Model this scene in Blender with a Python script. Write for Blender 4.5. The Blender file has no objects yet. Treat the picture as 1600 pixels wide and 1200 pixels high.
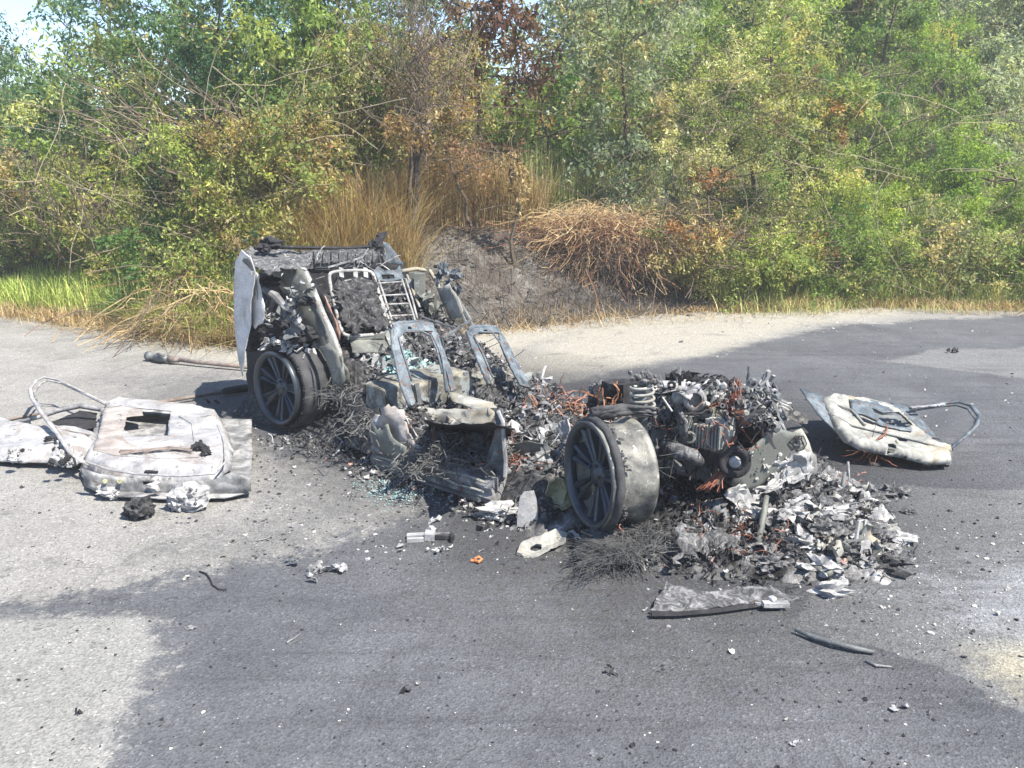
import bpy, bmesh, math, random
import numpy as np
from mathutils import Vector, Matrix, noise
from mathutils.geometry import delaunay_2d_cdt

scene = bpy.context.scene
col = scene.collection

# ------------------------------------------------------------------ camera
FPX, CAMH, PITCH = 1400.0, 1.85, math.atan(345 / 1400.0)
cam_data = bpy.data.cameras.new('camera')
cam = bpy.data.objects.new('camera', cam_data)
col.objects.link(cam)
cam_data.sensor_width = 36.0
cam_data.lens = 36.0 * FPX / 1600.0
cam_data.clip_start = 0.05
cam_data.clip_end = 3000
cam.location = (0, 0, CAMH)
cam.rotation_euler = (math.pi / 2 - PITCH, 0, 0)
scene.camera = cam

# ------------------------------------------------------------------ light
SUN_EL = math.radians(56)
SH = Vector((-0.78, 0.62, 0)).normalized()          # where shadows fall
sun_dir = Vector((-SH.x * math.cos(SUN_EL), -SH.y * math.cos(SUN_EL), math.sin(SUN_EL)))
world = bpy.data.worlds.new('World')
scene.world = world
world.use_nodes = True
wn = world.node_tree
bg = wn.nodes['Background']
sky = wn.nodes.new('ShaderNodeTexSky')
sky.sky_type = 'NISHITA'
sky.sun_disc = False
sky.sun_elevation = SUN_EL
sky.sun_rotation = math.atan2(sun_dir.x, sun_dir.y)
sky.air_density = 0.85
sky.dust_density = 0.15
sky.ozone_density = 3.5
wn.links.new(sky.outputs[0], bg.inputs[0])
bg.inputs[1].default_value = 0.12
sd = bpy.data.lights.new('sun', 'SUN')
sd.energy = 5.0
sd.angle = math.radians(0.5)
sd.color = (1.0, 0.94, 0.84)
sun = bpy.data.objects.new('sun', sd)
col.objects.link(sun)
sun.rotation_euler = sun_dir.to_track_quat('Z', 'Y').to_euler()
scene.view_settings.view_transform = 'Standard'
scene.view_settings.look = 'None'
scene.view_settings.gamma = 1.0
scene.view_settings.use_curve_mapping = False
scene.view_settings.exposure = 1.33

# ------------------------------------------------------------------ measuring helpers
def ray(px, py):
    x = (px - 800) / FPX
    y = (600 - py) / FPX
    return Vector((x, math.cos(PITCH) + y * math.sin(PITCH), -math.sin(PITCH) + y * math.cos(PITCH)))
EYE = Vector((0, 0, CAMH))
def P(px, py, z=0.0):
    d = ray(px, py)
    return EYE + d * ((z - CAMH) / d.z)
def PY(px, py, Y):
    d = ray(px, py)
    return EYE + d * (Y / d.y)
CR = P(450, 680)                         # rear wheel contact, near side
CA = (P(935, 850) - CR).normalized()     # car axis, towards its nose
CB = Vector((-CA.y, CA.x, 0))            # towards its far side
UP = Vector((0, 0, 1))
def CW(a, b, z):
    return CR + CA * a + CB * b + UP * z
def CP(px, py, ax, val):
    n = (CA, CB, UP)[ax]
    d = ray(px, py)
    return EYE + d * ((val + CR.dot(n) - EYE.dot(n)) / d.dot(n))
class Plane:
    def __init__(s, o, p, q):
        s.o = o
        s.u = (p - o).normalized()
        s.n = (p - o).cross(q - o).normalized()
        s.v = s.n.cross(s.u)
    def hit(s, px, py):
        d = ray(px, py)
        t = (s.o - EYE).dot(s.n) / d.dot(s.n)
        r = EYE + d * t - s.o
        return (r.dot(s.u), r.dot(s.v))
    def at(s, uv, h=0.0):
        return s.o + s.u * uv[0] + s.v * uv[1] + s.n * h
def car_plane(ax, val):
    o = CW(*(val if i == ax else 0 for i in range(3)))
    e = [CA, CB, UP]
    e.pop(ax)
    return Plane(o, o + e[0], o + e[1])

# ------------------------------------------------------------------ materials
def new_mat(name):
    m = bpy.data.materials.new(name)
    m.use_nodes = True
    nt = m.node_tree
    return m, nt, nt.nodes['Principled BSDF']
def node(nt, kind, **kw):
    n = nt.nodes.new(kind)
    for k, v in kw.items():
        setattr(n, k, v)
    return n
def noise_node(nt, vec, scale, detail=6, rough=0.6, dist=0.0):
    n = node(nt, 'ShaderNodeTexNoise')
    n.inputs['Scale'].default_value = scale
    n.inputs['Detail'].default_value = detail
    n.inputs['Roughness'].default_value = rough
    n.inputs['Distortion'].default_value = dist
    nt.links.new(vec, n.inputs['Vector'])
    return n.outputs['Fac']
def ramp(nt, fac, stops, interp='LINEAR'):
    r = node(nt, 'ShaderNodeValToRGB')
    r.color_ramp.interpolation = interp
    e = r.color_ramp.elements
    while len(e) < len(stops):
        e.new(0.5)
    for i, (p, c) in enumerate(stops):
        e[i].position = p
        c = (c, c, c) if isinstance(c, (int, float)) else c
        e[i].color = (*c, 1)
    nt.links.new(fac, r.inputs[0])
    return r.outputs[0]
def mixc(nt, fac, a, b, blend='MIX'):
    m = node(nt, 'ShaderNodeMix', data_type='RGBA', blend_type=blend)
    for k, v in ((0, fac), (6, a), (7, b)):
        inp = m.inputs[k]
        if isinstance(v, bpy.types.NodeSocket):
            nt.links.new(v, inp)
        elif isinstance(v, (int, float)):
            inp.default_value = v if k == 0 else (v, v, v, 1)
        else:
            inp.default_value = (*v, 1)
    return m.outputs[2]
def math_n(nt, op, a, b=None, clamp=False):
    m = node(nt, 'ShaderNodeMath', operation=op, use_clamp=clamp)
    for inp, v in ((m.inputs[0], a), (m.inputs[1], b)):
        if v is None:
            continue
        if isinstance(v, bpy.types.NodeSocket):
            nt.links.new(v, inp)
        else:
            inp.default_value = v
    return m.outputs[0]
def mottled(name, stops, scale=8.0, rough=0.8, metal=0.0, bump=0.3, bscale=60.0, spots=None, spotscale=14.0, dist=0.6, rust=None, spec=0.4):
    m, nt, b = new_mat(name)
    tc = node(nt, 'ShaderNodeTexCoord').outputs['Object']
    f = noise_node(nt, tc, scale, 8, 0.65, dist)
    c = ramp(nt, f, stops)
    if rust:
        rm = ramp(nt, noise_node(nt, tc, scale * 0.55 + 1.3, 5, 0.7, 1.0), [(0.52, 0.0), (0.62, 1.0)])
        c = mixc(nt, rm, c, rust)
    if spots:
        sm = ramp(nt, noise_node(nt, tc, spotscale, 4, 0.7), [(spots[1], 0.0), (spots[1] + 0.06, 1.0)])
        c = mixc(nt, sm, c, spots[0])
    fine = noise_node(nt, tc, bscale * 1.7, 4, 0.7)
    c = mixc(nt, 0.55, c, ramp(nt, fine, [(0.3, 0.35), (0.7, 1.0)]), 'MULTIPLY')
    nt.links.new(c, b.inputs['Base Color'])
    b.inputs['Roughness'].default_value = rough
    b.inputs['Metallic'].default_value = metal
    b.inputs['Specular IOR Level'].default_value = spec
    if bump:
        bn = node(nt, 'ShaderNodeBump')
        bn.inputs['Strength'].default_value = bump
        bn.inputs['Distance'].default_value = 0.01
        nt.links.new(noise_node(nt, tc, bscale, 6, 0.7), bn.inputs['Height'])
        nt.links.new(bn.outputs[0], b.inputs['Normal'])
    return m
def attr_mat(name, translucency=0.0, rough=0.6, spec=0.25):
    m, nt, b = new_mat(name)
    at = node(nt, 'ShaderNodeAttribute', attribute_name='Col')
    nt.links.new(at.outputs['Color'], b.inputs['Base Color'])
    b.inputs['Roughness'].default_value = rough
    b.inputs['Specular IOR Level'].default_value = spec
    if translucency:
        tr = node(nt, 'ShaderNodeBsdfTranslucent')
        hs = mixc(nt, 1.0, at.outputs['Color'], (1.0, 1.0, 0.55), 'MULTIPLY')
        nt.links.new(hs, tr.inputs[0])
        mx = node(nt, 'ShaderNodeMixShader')
        mx.inputs[0].default_value = translucency
        nt.links.new(b.outputs[0], mx.inputs[1])
        nt.links.new(tr.outputs[0], mx.inputs[2])
        nt.links.new(mx.outputs[0], nt.nodes['Material Output'].inputs[0])
    return m

M = {}
M['leaf'] = attr_mat('leaf', 0.52, 0.55)
M['straw'] = attr_mat('straw', 0.2, 0.7)
M['bark'] = mottled('bark', [(0.3, (0.05, 0.04, 0.03)), (0.7, (0.17, 0.13, 0.09))], 14, 0.9)
M['twig'] = mottled('dry_twig', [(0.3, (0.10, 0.075, 0.055)), (0.7, (0.24, 0.18, 0.13))], 6, 0.9, bump=0)
M['canestem'] = mottled('pale_dry_stem', [(0.3, (0.25, 0.20, 0.13)), (0.7, (0.45, 0.38, 0.27))], 6, 0.9, bump=0)
M['charbark'] = mottled('charred_bark', [(0.3, (0.012, 0.011, 0.012)), (0.7, (0.06, 0.05, 0.045))], 14, 0.9)
W_ = (0.48, 0.475, 0.465)
M['white'] = mottled('white_burnt_metal', [(0.28, (0.13, 0.13, 0.14)), (0.42, (0.28, 0.28, 0.29)), (0.54, (0.38, 0.375, 0.37)), (0.75, (0.53, 0.52, 0.505))], 5, 0.75, 0.0, 0.35, 45, ((0.08, 0.07, 0.065), 0.62), 20, rust=(0.27, 0.245, 0.23))
M['pinkwhite'] = mottled('heat_tinted_metal', [(0.3, (0.17, 0.145, 0.13)), (0.5, (0.33, 0.295, 0.27)), (0.7, (0.50, 0.48, 0.46))], 6, 0.8, 0.0, 0.25, 45, ((0.16, 0.13, 0.11), 0.68), 26)
M['cream'] = mottled('cream_burnt_metal', [(0.3, (0.14, 0.14, 0.135)), (0.44, (0.24, 0.238, 0.218)), (0.56, (0.37, 0.365, 0.325)), (0.72, (0.49, 0.48, 0.43))], 6, 0.7, 0.0, 0.25, 45, ((0.14, 0.12, 0.09), 0.68), 20, rust=(0.30, 0.26, 0.19))
M['bluegrey'] = mottled('blue_grey_metal', [(0.3, (0.035, 0.042, 0.052)), (0.48, (0.09, 0.112, 0.13)), (0.68, (0.21, 0.245, 0.265))], 9, 0.6, 0.1, 0.3, 50, ((0.13, 0.065, 0.04), 0.57), 24)
M['silver'] = mottled('bare_silver_metal', [(0.3, (0.07, 0.07, 0.075)), (0.46, (0.20, 0.20, 0.20)), (0.58, (0.36, 0.355, 0.35)), (0.7, (0.52, 0.51, 0.50))], 8, 0.6, 0.1, 0.3, 50, ((0.18, 0.15, 0.13), 0.62), 16)
M['greygreen'] = mottled('grey_green_steel', [(0.3, (0.08, 0.083, 0.075)), (0.5, (0.155, 0.16, 0.14)), (0.75, (0.27, 0.27, 0.235))], 5, 0.65, 0.15, 0.1, 60, ((0.72, 0.72, 0.70), 0.64), 18)
M['paleplate'] = mottled('pale_grey_plate', [(0.3, (0.125, 0.13, 0.115)), (0.55, (0.155, 0.16, 0.143)), (0.75, (0.185, 0.188, 0.17))], 3, 0.55, 0.0, 0.04, 60)
M['palepaint'] = mottled('pale_scorched_paint', [(0.3, (0.34, 0.33, 0.31)), (0.5, (0.60, 0.59, 0.57)), (0.7, (0.74, 0.73, 0.71))], 5, 0.5, 0.0, 0.15, 50, ((0.16, 0.13, 0.11), 0.66), 14)
M['framegrey'] = mottled('scaled_grey_tube', [(0.3, (0.13, 0.13, 0.125)), (0.5, (0.30, 0.30, 0.285)), (0.68, (0.46, 0.455, 0.43))], 9, 0.6, 0.05, 0.3, 50, ((0.17, 0.09, 0.06), 0.58), 22)
M['olive'] = mottled('olive_tinted_steel', [(0.3, (0.20, 0.19, 0.10)), (0.6, (0.38, 0.37, 0.23)), (0.75, (0.52, 0.51, 0.42))], 7, 0.6, 0.1, 0.15, 50, ((0.12, 0.10, 0.06), 0.64), 24)
M['darksteel'] = mottled('dark_grey_steel', [(0.3, (0.06, 0.065, 0.07)), (0.6, (0.17, 0.18, 0.18)), (0.75, (0.28, 0.29, 0.28))], 7, 0.65, 0.2, 0.2, 50)
M['soot'] = mottled('soot_black', [(0.3, (0.008, 0.008, 0.010)), (0.6, (0.028, 0.027, 0.03)), (0.8, (0.10, 0.10, 0.10))], 18, 0.85, 0.0, 0.5, 60)
M['ash'] = mottled('grey_ash', [(0.3, (0.02, 0.02, 0.021)), (0.46, (0.075, 0.075, 0.078)), (0.58, (0.18, 0.178, 0.178)), (0.72, (0.38, 0.375, 0.37))], 22, 0.95, 0, 0.6, 90, dist=1.5)
M['darkash'] = mottled('dark_ash', [(0.3, (0.010, 0.010, 0.011)), (0.47, (0.030, 0.030, 0.031)), (0.58, (0.085, 0.083, 0.083)), (0.72, (0.24, 0.235, 0.23))], 20, 0.95, 0, 0.6, 80, dist=1.5)
M['whiteash'] = mottled('white_ash', [(0.3, (0.20, 0.20, 0.20)), (0.48, (0.35, 0.345, 0.34)), (0.65, (0.52, 0.51, 0.495))], 20, 0.95, 0, 0.5, 90)
M['redash'] = mottled('reddish_scale', [(0.3, (0.25, 0.13, 0.10)), (0.6, (0.48, 0.30, 0.25)), (0.75, (0.65, 0.5, 0.45))], 25, 0.95, 0, 0.5, 90)
M['rubber'] = mottled('burnt_rubber', [(0.3, (0.025, 0.026, 0.028)), (0.6, (0.07, 0.07, 0.073)), (0.78, (0.17, 0.17, 0.17))], 10, 0.8, 0, 0.35, 70)
M['rim'] = mottled('dark_blue_rim', [(0.3, (0.022, 0.030, 0.040)), (0.7, (0.065, 0.080, 0.095))], 7, 0.38, 0.35, 0.08, 60, spec=0.6)
M['barrel'] = mottled('scorched_alloy', [(0.33, (0.06, 0.06, 0.058)), (0.47, (0.165, 0.162, 0.145)), (0.6, (0.28, 0.27, 0.23))], 8, 0.55, 0.2, 0.3, 50, ((0.50, 0.48, 0.43), 0.58), 9)
M['copper'] = mottled('copper_wire', [(0.3, (0.14, 0.05, 0.03)), (0.6, (0.34, 0.13, 0.08)), (0.8, (0.50, 0.30, 0.22))], 20, 0.6, 0.3, 0, 40)
M['cord'] = mottled('tyre_cord', [(0.3, (0.03, 0.03, 0.03)), (0.7, (0.17, 0.17, 0.165))], 20, 0.8, 0.0, 0, 40)
M['beige'] = mottled('scorched_beige', [(0.3, (0.03, 0.029, 0.026)), (0.45, (0.11, 0.105, 0.09)), (0.57, (0.22, 0.205, 0.165)), (0.68, (0.40, 0.33, 0.21))], 9, 0.85, 0, 0.5, 50, ((0.24, 0.26, 0.25), 0.52), 12)
M['rustpole'] = mottled('rusty_grey_pole', [(0.3, (0.12, 0.09, 0.075)), (0.7, (0.30, 0.25, 0.22))], 12, 0.7, 0.2, 0.2, 60)
M['teal'] = mottled('teal_glass_crumbs', [(0.3, (0.14, 0.27, 0.27)), (0.7, (0.42, 0.56, 0.54))], 30, 0.25, 0, 0.1, 60)
M['orange'] = mottled('orange_scrap', [(0.3, (0.5, 0.15, 0.05)), (0.7, (0.72, 0.30, 0.12))], 20, 0.7, 0, 0.1, 60)
M['stone'] = mottled('pale_stone', [(0.3, (0.38, 0.36, 0.32)), (0.7, (0.66, 0.63, 0.56))], 10, 0.85, 0, 0.3, 60)
M['litter'] = mottled('white_litter', [(0.3, (0.7, 0.7, 0.7)), (0.7, (0.85, 0.85, 0.85))], 10, 0.6, 0, 0.1, 60)

# ------------------------------------------------------------------ mesh builder
class MB:
    def __init__(s):
        s.v, s.f, s.g = [], [], []
    def add(s, vs, fs):
        o = len(s.v)
        s.g.append((o, len(s.f)))
        s.v += [Vector(p) for p in vs]
        s.f += [tuple(i + o for i in f) for f in fs]
        return s
    def box(s, c, size, R=None):
        R = R or Matrix.Identity(3)
        h = Vector(size) / 2
        vs = [Vector(c) + R @ Vector((x * h.x, y * h.y, z * h.z)) for x in (-1, 1) for y in (-1, 1) for z in (-1, 1)]
        return s.add(vs, [(0, 1, 3, 2), (4, 6, 7, 5), (0, 4, 5, 1), (2, 3, 7, 6), (0, 2, 6, 4), (1, 5, 7, 3)])
    def bar(s, a, b, w, h=None, up=UP):
        a, b = Vector(a), Vector(b)
        h = h or w
        d = b - a
        x = d.normalized()
        y = up.cross(x)
        if y.length < 1e-3:
            y = Vector((1, 0, 0)).cross(x)
        y.normalize()
        z = x.cross(y)
        R = Matrix((x, y, z)).transposed()
        return s.box((a + b) / 2, (d.length, w, h), R)
    def tube(s, pts, r, n=6, closed=False, flat=1.0, caps=True):
        pts = [Vector(p) for p in pts]
        k = len(pts)
        if k < 2:
            return s
        rs = r if isinstance(r, (list, tuple)) else [r] * k
        vs, prev = [], None
        for i, p in enumerate(pts):
            if closed:
                t = pts[(i + 1) % k] - pts[i - 1]
            else:
                t = pts[min(i + 1, k - 1)] - pts[max(i - 1, 0)]
            t = t.normalized() if t.length > 1e-9 else UP
            if prev is None:
                nrm = t.cross(UP)
                if nrm.length < 0.1:
                    nrm = t.cross(Vector((1, 0, 0)))
            else:
                nrm = prev - t * prev.dot(t)
                if nrm.length < 1e-6:
                    nrm = t.orthogonal()
            nrm.normalize()
            prev = nrm
            bn = t.cross(nrm)
            for j in range(n):
                an = 2 * math.pi * j / n
                vs.append(p + nrm * (math.cos(an) * rs[i]) + bn * (math.sin(an) * rs[i] * flat))
        fs = []
        for i in range(k if closed else k - 1):
            i2 = (i + 1) % k
            for j in range(n):
                j2 = (j + 1) % n
                fs.append((i * n + j, i * n + j2, i2 * n + j2, i2 * n + j))
        if not closed and caps:
            fs.append(tuple(range(n - 1, -1, -1)))
            fs.append(tuple((k - 1) * n + j for j in range(n)))
        return s.add(vs, fs)
    def lathe(s, prof, mat, n=32, wob=None, arc=(0, 2 * math.pi), close_profile=False):
        """prof: (radius, axial) pairs, axis = local z of mat (3x3 + origin 4x4)"""
        full = abs(arc[1] - arc[0]) > 6.28
        k = len(prof)
        m = n if full else n + 1
        vs = []
        for i in range(m):
            an = arc[0] + (arc[1] - arc[0]) * i / n
            for (r, z) in prof:
                p = Vector((math.cos(an) * r, math.sin(an) * r, z))
                if wob:
                    p = wob(p, an)
                vs.append(mat @ p)
        fs = []
        for i in range(n):
            i2 = (i + 1) % m
            for j in range(k if close_profile else k - 1):
                j2 = (j + 1) % k
                fs.append((i * k + j, i2 * k + j, i2 * k + j2, i * k + j2))
        return s.add(vs, fs)
    def each(s, name, mat, parent=None, smooth=False):
        g = s.g + [(len(s.v), len(s.f))]
        o = None
        for (v0, f0), (v1, f1) in zip(g, g[1:]):
            q = MB()
            q.add(s.v[v0:v1], [tuple(i - v0 for i in f) for f in s.f[f0:f1]])
            o = q.build(name, mat, parent, smooth)
        return o
    def build(s, name, mat, parent=None, smooth=False, origin=None, kind=None):
        me = bpy.data.meshes.new(name)
        if parent is not None:
            L = ROOT[parent.name]
        else:
            if origin is None:
                xs = [p.x for p in s.v]; ys = [p.y for p in s.v]; zs = [p.z for p in s.v]
                origin = Vector(((min(xs) + max(xs)) / 2, (min(ys) + max(ys)) / 2, min(zs)))
            L = Vector(origin)
        me.from_pydata([tuple(p - L) for p in s.v], [], s.f)
        me.materials.append(mat)
        if smooth:
            me.polygons.foreach_set('use_smooth', [True] * len(me.polygons))
        me.update()
        o = bpy.data.objects.new(name, me)
        col.objects.link(o)
        ROOT[o.name] = L
        if parent is not None:
            o.parent = parent
        else:
            o.location = L
        if kind:
            o['kind'] = kind
        return o
ROOT = {}
def thing(name, loc, label, cat, group=None):
    o = bpy.data.objects.new(name, None)
    col.objects.link(o)
    o.location = loc
    o.empty_display_size = 0.2
    ROOT[o.name] = Vector(loc)
    return tag(o, label, cat, group)
def tag(o, label, cat, group=None):
    o['label'] = label
    o['category'] = cat
    if group:
        o['group'] = group
    return o

def pip(x, y, poly):
    c = False
    j = len(poly) - 1
    for i in range(len(poly)):
        xi, yi = poly[i]; xj, yj = poly[j]
        if (yi > y) != (yj > y) and x < (xj - xi) * (y - yi) / (yj - yi) + xi:
            c = not c
        j = i
    return c
def seg_dist(x, y, poly):
    d = 1e9
    for i in range(len(poly)):
        ax, ay = poly[i - 1]; bx, by = poly[i]
        dx, dy = bx - ax, by - ay
        t = max(0, min(1, ((x - ax) * dx + (y - ay) * dy) / (dx * dx + dy * dy + 1e-12)))
        d = min(d, math.hypot(x - ax - t * dx, y - ay - t * dy))
    return d
def densify(poly, res, rag, rng):
    out = []
    for i in range(len(poly)):
        a = poly[i]; b = poly[(i + 1) % len(poly)]
        n = max(1, int(math.hypot(b[0] - a[0], b[1] - a[1]) / res))
        for k in range(n):
            t = k / n
            out.append((a[0] + (b[0] - a[0]) * t + rng.uniform(-rag, rag), a[1] + (b[1] - a[1]) * t + rng.uniform(-rag, rag)))
    return out
def sheet(mb, outline, fn, holes=(), res=0.04, thick=0.004, amp=0.01, freq=6.0, rag=0.004, dome=None, seed=1):
    """bent, crumpled sheet with real thickness. outline in (u,v) metres, fn((u,v),h)->world"""
    rng = random.Random(seed)
    outl = densify(outline, res, rag, rng)
    hs = [densify(h, res, rag * 0.6, rng) for h in holes]
    pts, edges = [], []
    for loop in [outl] + hs:
        o = len(pts)
        pts += [Vector(p) for p in loop]
        edges += [(o + i, o + (i + 1) % len(loop)) for i in range(len(loop))]
    xs = [p[0] for p in outl]; ys = [p[1] for p in outl]
    y = min(ys)
    while y < max(ys):
        x = min(xs)
        while x < max(xs):
            q = (x + rng.uniform(-.3, .3) * res, y + rng.uniform(-.3, .3) * res)
            if pip(q[0], q[1], outl) and seg_dist(q[0], q[1], outl) > res * 0.4 and not any(pip(q[0], q[1], h) or seg_dist(q[0], q[1], h) < res * 0.35 for h in hs):
                pts.append(Vector(q))
            x += res
        y += res
    r = delaunay_2d_cdt(pts, edges, [], 0, 1e-6)
    vs, fs = r[0], r[2]
    keep = []
    for f in fs:
        cx = sum(vs[i][0] for i in f) / len(f); cy = sum(vs[i][1] for i in f) / len(f)
        if pip(cx, cy, outl) and not any(pip(cx, cy, h) for h in hs):
            keep.append(tuple(f))
    P3 = []
    off = Vector((seed * 3.17, seed * 1.3, seed * 0.7))
    for p in vs:
        h = dome(seg_dist(p[0], p[1], outl), p[0], p[1]) if dome else 0.0
        w = fn((p[0], p[1]), h)
        if amp:
            w = w + noise.noise_vector((w + off) * freq) * amp + noise.noise_vector((w + off) * freq * 2.7) * amp * 0.4
        P3.append(w)
    N = [Vector((0, 0, 0)) for _ in P3]
    for f in keep:
        nn = (P3[f[1]] - P3[f[0]]).cross(P3[f[2]] - P3[f[0]])
        for i in f:
            N[i] += nn
    k = len(P3)
    top = [P3[i] + (N[i].normalized() * thick / 2 if N[i].length > 0 else Vector()) for i in range(k)]
    bot = [P3[i] - (N[i].normalized() * thick / 2 if N[i].length > 0 else Vector()) for i in range(k)]
    faces = list(keep) + [tuple(i + k for i in reversed(f)) for f in keep]
    cnt = {}
    for f in keep:
        for i in range(len(f)):
            e = (f[i], f[(i + 1) % len(f)])
            cnt[e] = 1
    for (i, j) in cnt:
        if (j, i) not in cnt:
            faces.append((j, i, i + k, j + k))
    mb.add(top + bot, faces)
    return mb
def pxsheet(mb, plane, px, holes=(), **kw):
    return sheet(mb, [plane.hit(*p) for p in px], lambda uv, h: plane.at(uv, h), [[plane.hit(*p) for p in h] for h in holes], **kw)

# small debris shapes
def flake(mb, p, s, rng, curl=0.5):
    n = rng.randint(5, 8)
    ax = Vector((rng.gauss(0, curl), rng.gauss(0, curl), 1)).normalized()
    t = ax.orthogonal().normalized(); b = ax.cross(t)
    a0 = rng.random() * 6.28
    el = rng.uniform(0.4, 1)
    vs = [Vector(p) + ax * (s * 0.15 * rng.random())]
    for i in range(n):
        an = a0 + i * 6.283 / n
        r = s * rng.uniform(0.45, 1.0)
        vs.append(Vector(p) + t * math.cos(an) * r + b * math.sin(an) * r * el + ax * rng.uniform(-0.35, 0.45) * s)
    k = len(vs)
    vs += [v - ax * s * 0.10 for v in vs]
    fs = [(0, i + 1, (i + 1) % n + 1) for i in range(n)] + [(k, (i + 1) % n + 1 + k, i + 1 + k) for i in range(n)]
    fs += [(i + 1, i + 1 + k, (i + 1) % n + 1 + k, (i + 1) % n + 1) for i in range(n)]
    mb.add(vs, fs)
def crumple(mb, p, s, rng, n=7, asp=1.0):
    ax = Vector((rng.gauss(0, .7), rng.gauss(-.3, .7), 1)).normalized()
    t = ax.orthogonal().normalized(); b = ax.cross(t)
    off = Vector((rng.uniform(0, 99), rng.uniform(0, 99), 0))
    top, bot = [], []
    for i in range(n):
        for j in range(n):
            u, v = i / (n - 1) - .5, j / (n - 1) - .5
            w = Vector((u * 2.2, v * 2.2 * asp, 0)) + off
            d = noise.noise_vector(w) * .75 + noise.noise_vector(w * 2.7) * .3
            q = Vector(p) + (t * (u + d.x * .5) + b * (v * asp + d.y * .5) + ax * d.z) * s * 2
            q.z = max(q.z, .004)
            top.append(q); bot.append(q - ax * .003)
    k = n * n
    fs = []
    for i in range(n - 1):
        for j in range(n - 1):
            if (i in (0, n - 2) or j in (0, n - 2)) and rng.random() < .3: continue
            a = i * n + j
            fs += [(a, a + 1, a + n + 1, a + n), (a + k, a + n + k, a + n + 1 + k, a + 1 + k)]
    mb.add(top + bot, fs)
ICO_V, ICO_F = None, None
def _ico():
    global ICO_V, ICO_F
    bm = bmesh.new()
    bmesh.ops.create_icosphere(bm, subdivisions=1, radius=1)
    ICO_V = [v.co.copy() for v in bm.verts]
    ICO_F = [tuple(v.index for v in f.verts) for f in bm.faces]
    bm.free()
_ico()
def chunk(mb, p, s, rng, flat=0.7):
    a = [rng.uniform(0.6, 1.2) * s for _ in range(3)]
    R = Matrix.Rotation(rng.random() * 6.28, 3, 'Z')
    mb.add([Vector(p) + R @ Vector((v.x * a[0] * rng.uniform(.7, 1.2), v.y * a[1] * rng.uniform(.7, 1.2), v.z * a[2] * flat * rng.uniform(.7, 1.2))) for v in ICO_V], ICO_F)
def lump(mb, c, r, seed=0, sub=3, amp=0.35, freq=2.5, squash=(1, 1, 1), R=None):
    bm = bmesh.new()
    bmesh.ops.create_icosphere(bm, subdivisions=sub, radius=1)
    vs = []
    off = Vector((seed * 7.1, seed * 3.3, seed))
    for v in bm.verts:
        d = v.co.normalized()
        k = 1 + amp * noise.noise(d * freq + off) + amp * 0.6 * noise.noise(d * freq * 2.8 + off) + amp * 0.35 * noise.noise(d * freq * 7 + off)
        q = Vector((d.x * squash[0], d.y * squash[1], d.z * squash[2])) * (r * k)
        if R:
            q = R @ q
        vs.append(Vector(c) + q)
    fs = [tuple(v.index for v in f.verts) for f in bm.faces]
    bm.free()
    mb.add(vs, fs)
def wire(mb, p, d, L, r, rng, seg=5, curl=0.5, n=3, sag=0.0, zmin=0.004):
    pts = [Vector(p)]
    d = Vector(d).normalized()
    for i in range(seg):
        d = (d + Vector((rng.gauss(0, curl), rng.gauss(0, curl), rng.gauss(0, curl) - sag)) * 0.5).normalized()
        q = pts[-1] + d * (L / seg)
        q.z = max(q.z, zmin)
        pts.append(q)
    mb.tube(pts, r, n, caps=False)
def bent(mb, p, d, L, w, rng, seg=4, curl=0.5, flat=0.2):
    pts = [Vector(p)]
    d = Vector(d).normalized()
    for i in range(seg):
        d = (d + Vector((rng.gauss(0, curl), rng.gauss(0, curl), rng.gauss(0, curl))) * 0.5).normalized()
        pts.append(pts[-1] + d * (L / seg))
    mb.tube(pts, [w * rng.uniform(.6, 1.1) for _ in pts], 4, flat=flat)

# fast numpy meshes with a per-vertex colour
def np_mesh(name, V, F, C=None, mat=None, parent=None, kind=None, smooth=False, origin=None):
    me = bpy.data.meshes.new(name)
    L = ROOT[parent.name] if parent is not None else Vector(origin if origin is not None else (0, 0, 0))
    V = V - np.array(L)
    k = F.shape[1]
    me.vertices.add(len(V))
    me.vertices.foreach_set('co', V.astype(np.float32).ravel())
    me.loops.add(F.size)
    me.loops.foreach_set('vertex_index', F.astype(np.int32).ravel())
    me.polygons.add(len(F))
    me.polygons.foreach_set('loop_start', np.arange(0, F.size, k, dtype=np.int32))
    me.polygons.foreach_set('loop_total', np.full(len(F), k, dtype=np.int32))
    if smooth:
        me.polygons.foreach_set('use_smooth', np.ones(len(F), dtype=bool))
    me.update(calc_edges=True)
    if C is not None:
        for nm, cc in (C.items() if isinstance(C, dict) else [('Col', C)]):
            a = me.color_attributes.new(nm, 'FLOAT_COLOR', 'POINT')
            a.data.foreach_set('color', np.c_[cc, np.ones(len(cc))].astype(np.float32).ravel())
    me.materials.append(mat)
    o = bpy.data.objects.new(name, me)
    col.objects.link(o)
    ROOT[o.name] = L
    if parent is not None:
        o.parent = parent
    else:
        o.location = L
    if kind:
        o['kind'] = kind
    return o
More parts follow.
